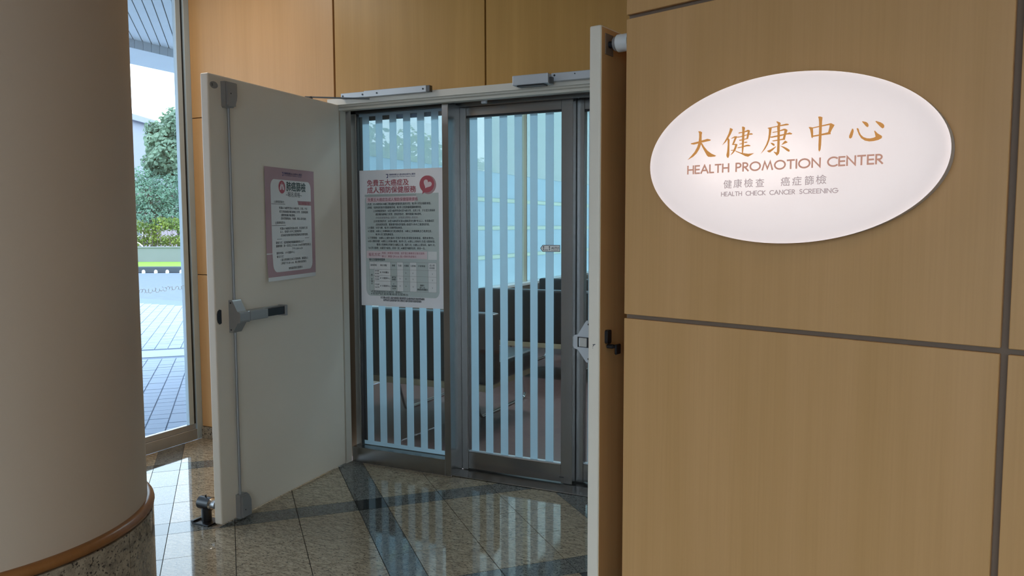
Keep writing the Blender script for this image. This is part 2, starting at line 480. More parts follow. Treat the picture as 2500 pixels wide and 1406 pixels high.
# ---- unseen sides of the lobby
mb = MB(); mb.quadbox((WX, -4.62, 0), (-3.2, -4.5, CEIL)); mb.quadbox((3.2, -4.62, 0), (3.72, -4.5, CEIL)); mb.quadbox((-3.2, -4.62, 2.95), (3.2, -4.5, CEIL))
structure(mb.build('wall_rear', 'wallpaint'))
w5 = structure(empty('window_5', (0, -4.56, 0)), 'glazed lobby entrance behind the photographer')
for k in range(5):
    box('pane', (-3.2 + 1.28 * k + .03, -.006, .05), (-3.2 + 1.28 * (k + 1) - .03, .006, 2.92), 'glass_lobby', w5)
for k in range(6):
    box('mullion', (-3.23 + 1.28 * k, -.04, 0), (-3.17 + 1.28 * k, .04, 2.95), 'alu_win', w5)
structure(box('wall_left', (WX - .1, -4.62, 0), (WX, .52, CEIL), 'wallpaint'))
structure(box('wall_side', (3.6, -4.5, 0), (3.72, 1.15, CEIL), 'wallpaint'))
structure(box('ceiling', (WX - .1, -4.62, CEIL), (3.72, D + .19, CEIL + .12), 'ceil'))

# ---- floor of granite tiles laid at 45 degrees to the door wall
mb = MB()
mb.prism([(WX, -4.5), (3.6, -4.5), (3.6, 1.2), (W0.x + .02, W0.y - .0), (-.66, D + .006), (WX, D + .02)], -.08, -.004, 'xy')
floor = structure(mb.build('floor', 'joint'))
TT = math.radians(44.4)
nA = (math.sin(TT), math.cos(TT)); nB = (math.cos(TT), -math.sin(TT))
def AB(a, b): return (a * nA[0] + b * nB[0], a * nA[1] + b * nB[1])
def courses(start, lo, hi):
    out = []; per = 1.020; k0 = int((lo - start) / per) - 1
    for k in range(k0, k0 + int((hi - lo) / per) + 4):
        s = start + k * per
        out.append((s, s + .146, True))
        for j in range(3):
            out.append((s + .146 + j * .29133, s + .146 + (j + 1) * .29133, False))
    return [c for c in out if c[1] > lo and c[0] < hi]
stuff = {'gr_beige': MB(), 'gr_grey': MB()}
nt_ = 0
for (a0, a1, da) in courses(.583, -6.5, 4.6):
    for (b0, b1, db) in courses(-3.978, -6.6, 5.6):
        j = .0016
        pts = [AB(a0 + j, b0 + j), AB(a1 - j, b0 + j), AB(a1 - j, b1 - j), AB(a0 + j, b1 - j)]
        for (nx, ny, d) in ((0, 1, D - .0005), (-1, 0, -WX - .001), (1, 0, 3.59), (0, -1, 4.49), (-NW.x, -NW.y, -(W0.x * NW.x + W0.y * NW.y))):
            if nx == -NW.x and not any(p[0] > W0.x for p in pts): continue
            if pts: pts = clip_poly(pts, nx, ny, d)
        if len(pts) < 3: continue
        cx = sum(p[0] for p in pts) / len(pts); cy = sum(p[1] for p in pts) / len(pts)
        mat = 'gr_black' if (da and db) else 'gr_grey' if (da or db) else 'gr_beige'
        seen = -4.2 < cx < -.6 and cy > 1.75 and (cy - 1.545) ** 2 + (cx + 2.917) ** 2 > .5
        if seen:
            m_ = MB(); m_.prism(pts, -.012, random.uniform(-.0003, .0003), 'xy'); m_.build('granite_tile', mat, floor); nt_ += 1
        else:
            stuff['gr_grey' if mat != 'gr_beige' else 'gr_beige'].prism(pts, -.012, 0, 'xy')
for k, m_ in stuff.items():
    tag(m_.build('granite_tile_field', k, floor), kind='stuff')

# ---- round column
CC = (-2.917, 1.545); CR = .63
column = structure(empty('column', (CC[0], CC[1], 0)), 'thick round cream column on a dark granite base')
MB().lathe([(CR, .398), (CR, CEIL)], (0, 0), 96).build('shaft', 'paint', column, True)
prof = [(CR - .02, .362)] + [(CR + .005 + .020 * math.sin(t), .381 - .019 * math.cos(t)) for t in [math.pi * k / 8 for k in range(9)]] + [(CR - .02, .400)]
MB().lathe(prof, (0, 0), 96).build('wood_ring', 'ringwood', column, True)
for k in range(8):
    g = .003; a = math.radians(-68 + 45 * k)
    MB().lathe([(CR - .05, 0), (CR + .021, 0), (CR + .021, .362), (CR - .05, .362)], (0, 0), 14, a + g, a + math.radians(45) - g).build('granite_panel', 'gr_base', column, True)

# ---- lobby window wall
def window_bay(parent, y0, y1, z0, z1, mat, x=WX - .022):
    return box('pane', (x - .006, y0, z0), (x + .006, y1, z1), mat, parent)
w1 = structure(empty('window_1', (0, 0, 0)), 'tall lobby window in pale aluminium frames')
ys = [.55, 2.05, 3.70]
for i in range(2):
    window_bay(w1, ys[i] + .022, ys[i+1] - .022 if i < 1 else 3.672, .09, 3.02, 'glass_lobby')
for y in ys[:-1]:
    box('mullion', (WX - .09, y - .03, .107), (WX, y + .03, 3.0), 'alu_win', w1, .002)
box('mullion', (WX - .032, 3.655, .107), (WX - .002, 3.694, 3.0), 'alu_win', w1, .002)
box('gasket', (WX - .05, 3.694, .107), (WX - .012, 3.714, 3.0), 'rubber', w1)
box('corner_trim', (WX - .055, 3.714, .0), (WX + .002, D + .19, 3.0), 'alu_win', w1, .002)
box('sill_rail', (WX - .09, .52, .0), (WX + .001, 3.714, .072), 'alu', w1, .002)
box('glazing_bead', (WX - .040, .52, .072), (WX - .012, 3.714, .107), 'alu', w1, .002)
box('head_rail', (WX - .09, .52, 3.0), (WX, D, CEIL), 'alu_win', w1)
# frosted safety marking across the pane at hip height
dec = MB()
random.seed(3)
y = 2.1
while y < 3.66:
    r = random.uniform(.010, .016); zc = 1.018 + random.uniform(-.004, .004)
    a0 = random.uniform(0, 6.28); n = 9
    path = [(WX - .0145, y + r * 1.1 * math.cos(a0 + 4.6 * k / n), zc + r * math.sin(a0 + 4.6 * k / n)) for k in range(n + 1)]
    dec.tube(path, .0022, 4); y += r * 2.0
dec.build('safety_marking', 'decal', w1)

# ---- waiting room behind the glass
WR_Y1 = 13.0; WR_X1 = 1.5; WR_C = 3.24
structure(box('floor_waiting_room', (WX, D + .19, -.08), (WR_X1, WR_Y1, -.001), 'carpet'))
structure(box('ceiling_waiting_room', (WX, D + .19, WR_C), (WR_X1, WR_Y1, WR_C + .1), 'ceil'))
structure(box('wall_waiting_room_right', (WR_X1, D + .19, 0), (WR_X1 + .1, WR_Y1, WR_C), 'wallpaint'))
structure(box('wall_waiting_room_end', (WX, WR_Y1, 0), (WR_X1 + .1, WR_Y1 + .1, WR_C), 'wallpaint'))
structure(box('wall_waiting_room_front', (-.35, D + .07, 0), (WR_X1 + .1, D + .19, WR_C), 'wallpaint'))
w2 = structure(empty('window_2'), 'waiting room window wall with frosted lower panes')
box('sill_wall', (WX - .12, D + .19, 0), (WX - .01, WR_Y1, .68), 'wallpaint', w2)
box('sill_ledge', (WX - .12, D + .19, .68), (WX + .10, WR_Y1, .712), 'white', w2, .003)
mull = [D + .21, 5.30, 8.96, 12.62, 12.96]
for y in mull:
    box('mullion', (WX - .10, y - .04, .712), (WX + .0, y + .04, 3.18), 'transom', w2, .002)
for y in mull[1:]:
    box('gasket', (WX - .06, y + .0405, .712), (WX - .005, y + .062, 3.18), 'rubber', w2)
zt = [.712, 1.028, 1.365, 1.690, 2.03]
for i in range(1, 4):
    for j in range(len(mull) - 1):
        box('clear_strip', (WX - .052, mull[j] + .066, zt[i] - .0015), (WX - .044, mull[j+1] - .04, zt[i] + .0445), 'clearstrip', w2)
for j in range(len(mull) - 1):
    for i in range(4):
        z0 = zt[i] + (.045 if i else 0)
        box('frosted_pane', (WX - .052, mull[j] + .066, z0), (WX - .044, mull[j+1] - .04, zt[i+1] - .002), 'frost', w2)
    box('pane', (WX - .052, mull[j] + .066, 2.0282), (WX - .044, mull[j+1] - .04, 3.16), 'frost_light', w2)
box('head_rail', (WX - .10, D + .19, 3.16), (WX, WR_Y1, WR_C), 'alu_win', w2)

# ---- white door frame around the opening
FY = 3.662
frame = structure(empty('trim_1'), 'cream steel frame around the double doors')
prof_ = [(FY, 2.099), (FY, 2.1345), (D + .018, 2.1345), (D + .018, 2.078), (3.704, 2.074), (3.700, 2.086), (3.682, 2.090), (3.678, 2.098)]
MB().prism(prof_, -2.925, -0.715, 'yz').build('head', 'dooredge', frame)
prof_ = [(-2.925, FY + .012), (-2.878, FY + .012), (-2.878, 3.700), (-2.868, 3.704), (-2.868, D - .001), (-2.925, D - .001)]
MB().prism(prof_, 0, 2.075, 'xy').build('jamb', 'dooredge', frame)
MB().prism([(-3.64 - x, y) for x, y in prof_], 0, 2.075, 'xy').build('jamb', 'dooredge', frame)

# ---- fixed steel panel with striped glass
GY = 3.83
wf = structure(empty('window_3', (-2.53, D, 0)), 'fixed brushed steel panel with striped glass')
def WF(p): return Vector((p[0] + 2.53, p[1] - D, p[2]))
box('bottom_rail', (-2.866, D, 0), (-2.222, 3.885, .090), 'steel', wf, .0015, WF)
box('stile', (-2.222, D, 0), (-2.182, 3.885, 2.078), 'steel', wf, .0015, WF)
box('stile', (-2.867, 3.800, .090), (-2.830, 3.885, 2.078), 'steel', wf, .0015, WF)
box('stile_filler', (-2.222, D + .02, 2.0785), (-2.1815, 3.885, 2.16), 'steel_dark', wf, 0, WF)  # filler block added to stop light leaking above the stile
box('glazing_bead', (-2.830, 3.806, .090), (-2.825, 3.87, 2.06), 'steel_dark', wf, 0, WF)
box('top_rail', (-2.866, 3.80, 2.064), (-2.222, 3.885, 2.12), 'steel_dark', wf, 0, WF)
box('pane', (-2.825, GY - .004, .088), (-2.222, GY + .004, 2.07), 'glass', wf, 0, WF)
ST = [(-2.801, -2.754), (-2.708, -2.660), (-2.612, -2.564), (-2.518, -2.470), (-2.424, -2.377), (-2.331, -2.284)]
for a, b in ST:
    box('film_stripe', (a, GY - .0052, .118), (b, GY - .0042, 2.048), 'film', wf, 0, WF)
box('film_stripe', (-2.825, GY - .0052, .094), (-2.222, GY - .0042, .1178), 'film', wf, 0, WF)
box('film_stripe', (-2.825, GY - .0052, 2.0482), (-2.222, GY - .0042, 2.064), 'film', wf, 0, WF)
box('glazing_bead', (-2.80, GY + .006, 2.028), (-2.222, GY + .03, 2.066), 'rubber', wf, 0, WF)

# ---- automatic sliding glass door and the panel beside it
SY = 3.90
def sliding(name, x0, x1, y, stripes, label, wr, wl):
    e = structure(empty(name, (x0, y, 0)), label)
    def XF(p): return Vector((p[0] - x0, p[1] - y, p[2]))
    box('bottom_rail', (x0 + wl, y - .012, .014), (x1 - wr, y + .028, .112), 'steel', e, .0015, XF)
    box('top_rail', (x0 + wl, y - .012, 2.020), (x1 - wr, y + .028, 2.095), 'steel', e, .0015, XF)
    box('stile', (x0, y - .014, .008), (x0 + wl, y + .03, 2.10), 'steel', e, .0015, XF)
    box('stile', (x1 - wr, y - .014, .008), (x1, y + .03, 2.10), 'steel', e, .0015, XF)
    box('gasket', (x0 + wl, y - .004, 2.012), (x1 - wr, y + .02, 2.020), 'rubber', e, 0, XF)
    box('gasket', (x0 + wl, y - .006, .112), (x1 - wr, y + .02, .1165), 'alu', e, 0, XF)
    box('pane', (x0 + wl, y + .003, .116), (x1 - wr, y + .011, 2.013), 'glass', e, 0, XF)
    for a, b in stripes:
        box('film_stripe', (a, y + .0015, .1175), (b, y + .0026, 2.011), 'film', e, 0, XF)
    return e
d3 = sliding('door_3', -2.200, -1.503, SY, [(-2.127, -2.079), (-2.035, -1.988), (-1.941, -1.894), (-1.850, -1.804), (-1.757, -1.713), (-1.666, -1.618)],
        'automatic sliding glass door with frosted vertical stripes', .066, .058)
MB().tube([(.646, -.0125, .042), (.646, -.0150, .042)], .004, 10).quadbox((.622, -.0145, .0395), (.644, -.0118, .0445)).build('lock_slot', 'black', d3)
w4 = sliding('window_4', -1.522, -.82, SY + .055, [(-1.44, -1.393), (-1.347, -1.30), (-1.254, -1.207), (-1.161, -1.114), (-1.068, -1.021), (-.975, -.928)],
        'second striped glass panel mostly hidden behind the parked door leaf', .05, .062)
# transom box of the sliding door, track threshold
tr = structure(empty('trim_2', (-1.5, SY, 0)), 'dark steel transom box and floor track of the sliding door')
def TRF(p): return Vector((p[0] + 1.5, p[1] - SY, p[2]))
box('transom_box', (-2.181, D + .045, 2.085), (-.73, SY + .09, 2.16), 'steel_dark', tr, 0, TRF)
box('transom_lip', (-2.182, SY - .06, 2.068), (-.73, SY - .03, 2.085), 'steel', tr, 0, TRF)
box('threshold_plate', (-2.182, D + .004, -.004), (-.73, SY - .018, .006), 'steel', tr, .001, TRF)
box('track', (-2.182, SY - .018, -.004), (-.73, SY + .10, .002), 'steel_dark', tr, 0, TRF)
box('sensor', (-1.985, D + .012, 2.062), (-1.955, D + .030, 2.084), 'silver_light', tr, .002, TRF)

# ================================================================== door leaves with exit hardware
def make_door(name, hinge, U, N, L, label, mirror):
    e = structure(empty(name, (hinge[0], hinge[1], 0)), label)
    def XF(p): return U * p[0] + N * p[1] + Vector((0, 0, p[2]))
    box('leaf', (0, -.045, .012), (L, 0, 2.10), 'door', e, .007, XF, 3)
    MB(XF).quadbox((.008, -.0462, .018), (L - .0065, -.0448, 2.094)).build('veneer', 'wood', e)      # the corridor face matches the maple wall
    # vertical rods, latch covers, panic bar
    U_, N_ = (.074, 1.22) if mirror else (0, 1)
    def XB(p): return XF((p[0] + U_, p[1] * N_, p[2]))
    for (z0, z1) in (() if mirror else ((.125, .913), (1.064, 1.958))):
        MB(XF).tube([(.925, .014, z0), (.925, .014, z1)], .0065, 10).build('rod', 'silver', e, True)
    if not mirror:
        cov = [(.954, 1.962), (.956, 2.074), (.882, 2.074), (.881, 2.02), (.884, 1.99), (.892, 1.970), (.904, 1.958), (.948, 1.955)]
        mb = MB(XF); mb.prism(cov, .0, .026, 'xz'); mb.prism([(u - .006 if u > .9 else u + .006, z - .004 if z > 2 else z + .006) for u, z in cov], .026, .036, 'xz')
        c1 = mb.build('latch_cover', 'silver', e)
        MB(XF).tube([(.93, .0345, 2.02), (.93, .0375, 2.02)], .003, 8).build('screw', 'black', c1)
        cov = [(.940, .012), (.940, .127), (.892, .127), (.874, .112), (.866, .085), (.866, .012)]
        mb = MB(XF); mb.prism(cov, .0, .026, 'xz'); mb.prism([(u - .006 if u > .9 else u + .006, z + .003 if z < .1 else z - .006) for u, z in cov], .026, .036, 'xz')
        c2 = mb.build('latch_cover', 'silver', e)
        MB(XF).tube([(.915, .0345, .05), (.915, .0375, .05)], .003, 8).build('screw', 'black', c2)
        MB(XF).tube([(.91, .014, .0125), (.91, .014, .006)], .009, 10).build('floor_bolt', 'chrome', e, True)
    bar = MB(XB).quadbox((.570, 0, .960), (.892, .016, 1.008), .002).build('panic_bar', 'silver', e)
    prof = [(0, 1.065), (.020, 1.065), (.024, 1.060), (.050, 1.012), (.063, 1.008), (.066, 1.0), (.066, .968), (.063, .960), (.050, .956), (.024, .917), (.020, .912), (0, .912)]
    mb = MB(XB)
    mb.prism(prof, .888, .948, 'yz')
    mb.build('chassis', 'silver_light' if mirror else 'silver', bar)
    MB(XB).quadbox((.872, .012, .958), (.8885, .062, 1.010), .003).build('chassis_nose', 'silver', bar)
    MB(XB).quadbox((.738, .012, .961), (.870, .060, 1.009), .006, 2).build('push_pad', 'silver', bar)
    MB(XB).quadbox((.590, .014, .966), (.7385, .044, 1.004)).build('bar_recess', 'black', bar)
    MB(XB).quadbox((.574, .0, .956), (.592, .050, 1.011), .004, 2).build('end_cap', 'silver', bar)
    for z in (.925, 1.052):
        MB(XB).tube([(.9475, .012, z), (.9495, .012, z)], .004, 8).build('screw', 'black', bar)
    if mirror:
        MB(XB).quadbox((.948, .012, .966), (.9500, .050, 1.004)).build('button_rim', 'black', bar)
        MB(XB).quadbox((.949, .018, .968), (.9525, .044, 1.002), .002).build('latch_button', 'chrome', bar)
    else:
        MB(XF).prism([(1.000, .962), (1.012, .958), (1.022, .966), (1.0265, .98), (1.0265, 1.006), (1.022, 1.02), (1.012, 1.027), (1.000, 1.024)], 0, .0035, 'xz').build('strike_plate', 'black', e)
        pl = MB(XF).prism(ellipse(1.0, 2.05, .024, .0155, 28), 0, .003, 'xz').build('number_plate', 'silver', e)
        Flat(lambda u, v, n: XF((1.0175 - u, n, 2.0435 + v))).text('B', 0, 0, .018, .0034, bold=.01).build('lettering', 'ink', pl)
    return e, XF
HL_ = Vector((-2.8517, 3.6740, 0)); UL = Vector((.07339, -.99730, 0)); NL = Vector((.99730, .07339, 0))
door1, XL = make_door('door_1', HL_, UL, NL, 1.035, 'cream door leaf standing open in front of the wall, with a pink notice', False)
HR_ = Vector((-.780, 3.670, 0)); UR = Vector((-.1688, -.98565, 0)); NR = Vector((-.98565, .1688, 0))
door2, XR = make_door('door_2', HR_, UR, NR, 1.054, 'cream door leaf seen edge on, parked beside the maple wall', True)
# pull handle on the far face of the right leaf
hb = MB(XR).prism(rrect(.985, .985, 1.015, 1.035, .008), -.0585, -.0464, 'xz').build('pull_handle', 'black', door2)
MB(XR).quadbox((.985, -.075, .968), (1.006, -.0475, .982), .003).build('lever', 'black', hb)
MB(XR).quadbox((.955, -.082, .945), (.990, -.072, .982), .003).build('lever_grip', 'black', hb)
mb = MB(XR)
for q in (((-.031, .986), (-.0295, .9885), (-.0195, .9865), (-.020, .984)), ((-.0265, .9835), (-.024, .9845), (-.0185, .979), (-.021, .9785)), ((-.0215, .974), (-.0190, .9745), (-.0200, .9715))):
    mb.prism(q, 1.0538, 1.0546, 'yz')
tag(mb.build('edge_scratch', 'ink', door2), kind='stuff')

# ---- door closers on the frame head
c1 = empty('door_closer', (-2.5, FY, 2.13))
def C1(p): return Vector((p[0] + 2.5, p[1] - FY, p[2] - 2.13))
box('slide_rail', (-2.648, FY - .030, 2.123), (-2.243, FY, 2.158), 'silver_light', c1, .002, C1)
box('end_block', (-2.2428, FY - .028, 2.124), (-2.222, FY, 2.157), 'steel_dark', c1, .001, C1)
box('cover_plate', (-2.810, FY - .024, 2.126), (-2.6485, FY, 2.156), 'silver_light', c1, .002, C1)
for x in (-2.795, -2.66, -2.56, -2.262):
    MB(C1).tube([(x, FY - (.0235 if x < -2.65 else .0295), 2.140), (x, FY - (.0265 if x < -2.65 else .0325), 2.140)], .005, 10).build('screw', 'black', c1)
a0, a1 = Vector((-2.615, FY - .022, 2.117)), Vector((-2.895, 3.435, 2.114))
dn = (a1 - a0).normalized(); pn = Vector((-dn.y, dn.x, 0)) * .010
MB(C1).prism([tuple((a0 + pn)[:2]), tuple((a1 + pn)[:2]), tuple((a1 - pn)[:2]), tuple((a0 - pn)[:2])], 2.1105, 2.1165, 'xy').build('arm', 'steel_dark', c1)
MB(C1).tube([(-2.868, 3.452, 2.1005), (-2.868, 3.452, 2.117)], .010, 12).build('pivot', 'steel_dark', c1)
tag(c1, 'silver slide rail closer with a thin dark arm reaching to the left door leaf', 'door closer')
c2 = empty('door_closer', (-1.4, FY, 2.13))
def C2(p): return Vector((p[0] + 1.4, p[1] - FY, p[2] - 2.13))
box('body', (-1.713, FY - .075, 2.106), (-1.520, FY, 2.154), 'silver_light', c2, .004, C2, 2)
box('slot', (-1.69, FY - .068, 2.100), (-1.545, FY - .02, 2.1055), 'black', c2, 0, C2)
box('slide_rail', (-1.5195, FY - .034, 2.118), (-.93, FY, 2.158), 'silver_light', c2, .002, C2)
box('joint_block', (-1.5195, FY - .060, 2.104), (-1.506, FY - .0345, 2.136), 'steel_dark', c2, 0, C2)
for x in (-1.502, -1.395):
    MB(C2).tube([(x, FY - .0335, 2.146), (x, FY - .0365, 2.146)], .005 if x < -1.5 else .003, 10).build('screw', 'black', c2)
tag(c2, 'boxy silver door closer body with rail, beside the right door leaf', 'door closer')

# ---- magnetic hold-open devices
h1 = empty('door_holder', (-2.885, 2.66, 0))
box('base_plate', (-.062, -.045, 0), (.045, .045, .008), 'black', h1, .002)
box('base_clip', (-.066, -.045, .004), (-.050, .045, .016), 'black', h1, .002)
MB().tube([(-.01, 0, .006), (-.01, 0, .075)], .024, 20).build('post', 'black', h1, True)
MB().tube([(-.046, 0, .095), (-.044, 0, .095), (.026, 0, .095)], [.026, .031, .031], 24).build('head', 'black', h1, True)
MB().tube([(.026, 0, .095), (.034, 0, .095)], [.029, .024], 24).build('magnet_face', 'chrome', h1, True)
MB().tube([(.034, 0, .095), (.0570, 0, .095)], .020, 20).build('armature', 'alu', h1, True)
MB().tube([(-.012, 0, .124), (-.012, 0, .134)], .004, 8).build('screw', 'black', h1)
tag(h1, 'black magnetic door holder on the floor at the foot of the left leaf', 'door holder')
h2 = empty('door_holder', (-.905, 2.70, 2.04))
P0 = HR_ + UR * (1.054 - .055) - NR * .045 + Vector((0, 0, 2.04)); ax = -NR
def H2(p): return P0 + ax * p[0] + UR * p[1] + Vector((0, 0, p[2])) - Vector((-.905, 2.70, 2.04))
mb = MB(H2); mb.quadbox((.0014, -.028, -.036), (.005, .028, .036), .001); mb.build('armature_plate', 'groove', h2)
MB(H2).tube([(.004, 0, 0), (.026, 0, 0)], .012, 16).build('pin', 'black', h2, True)
MB(H2).tube([(.026, 0, 0), (.036, 0, 0)], [.024, .027], 24).build('collar', 'silver', h2, True)
MB(H2).tube([(.036, 0, 0), (.040, 0, 0), (.0845, 0, 0)], [.026, .030, .030], 28).build('magnet_tube', 'white', h2, True)
tag(h2, 'white tubular magnetic holder between the top of the right leaf and the maple wall', 'door holder')

# ================================================================== illuminated oval sign
def emis(name, col, strength, trans=None):
    m = bpy.data.materials.new(name); m.use_nodes = True
    nt = m.node_tree; nt.nodes.clear()
    out = nt.nodes.new('ShaderNodeOutputMaterial'); em = nt.nodes.new('ShaderNodeEmission')
    em.inputs['Color'].default_value = (*col, 1); em.inputs['Strength'].default_value = strength
    ad = nt.nodes.new('ShaderNodeAddShader')
    if trans:
        tl = nt.nodes.new('ShaderNodeBsdfTranslucent'); tl.inputs['Color'].default_value = (*trans, 1)
    else:
        tl = nt.nodes.new('ShaderNodeBsdfDiffuse'); tl.inputs['Color'].default_value = (*[c * .4 for c in col], 1)
    nt.links.new(em.outputs[0], ad.inputs[0]); nt.links.new(tl.outputs[0], ad.inputs[1])
    nt.links.new(ad.outputs[0], out.inputs['Surface'])
    return m
M['sign_face'] = emis('sign_acrylic', (1.0, 0.905, 0.91), .43, (.8, .76, .74))
M['sign_gold'] = emis('sign_gold_letter', (0.62, 0.285, 0.085), .72)
M['sign_rose'] = emis('sign_rose_letter', (0.52, 0.285, 0.215), .78)
M['sign_grey'] = emis('sign_grey_letter', (0.40, 0.32, 0.325), .85)
SC = (.580, 1.598); SA, SB = .4414, .2416
sign = empty('oval_sign', RW((SC[0], 0, SC[1])))
SO = Vector(sign.location)
def SG(p): return RW((p[0], p[1], p[2])) - SO
mb = MB(SG)
ring = []
for (k, n) in ((.990, .004), (.990, .050), (.975, .050), (.975, .010), (.975, .004)):
    ring.append([mb.V((x, n, z)) for x, z in ellipse(SC[0], SC[1], SA * k, SB * k, 96)])
ring.append(ring[0])
for a, b in zip(ring, ring[1:]):
    for i in range(96): mb.bm.faces.new((a[i], a[(i+1) % 96], b[(i+1) % 96], b[i])) if a is not b else None
mb.build('rim', 'silver_light', sign, True)
MB(SG).prism(ellipse(SC[0], SC[1], SA * .974, SB * .974, 96), .001, .005, 'xz').build('back_plate', 'white', sign)
mb = MB(SG)
ring = []
for (k, n) in ((.990, .0505), (1.0, .0515), (1.0, .0560), (.996, .0590), (.988, .0600)):
    ring.append([mb.V((x, n, z)) for x, z in ellipse(SC[0], SC[1], SA * k, SB * k, 128)])
for a, b in zip(ring, ring[1:]):
    for i in range(128): mb.bm.faces.new((a[i], a[(i+1) % 128], b[(i+1) % 128], b[i]))
mb.bm.faces.new(ring[-1])
mb.build('face', 'sign_face', sign, True)
lamp = bpy.data.lights.new('sign_lamp', 'AREA'); lamp.shape = 'ELLIPSE'; lamp.size = .42; lamp.size_y = .16; lamp.energy = .05; lamp.color = (1, .93, .88)
lo = bpy.data.objects.new('sign_lamp', lamp); link(lo, sign)
zq = Vector(-NW); xq = DW; yq = zq.cross(xq)
lm = Matrix((xq, yq, zq)).transposed().to_4x4(); lm.translation = SG((.50, .012, 1.595)); lo.matrix_local = lm
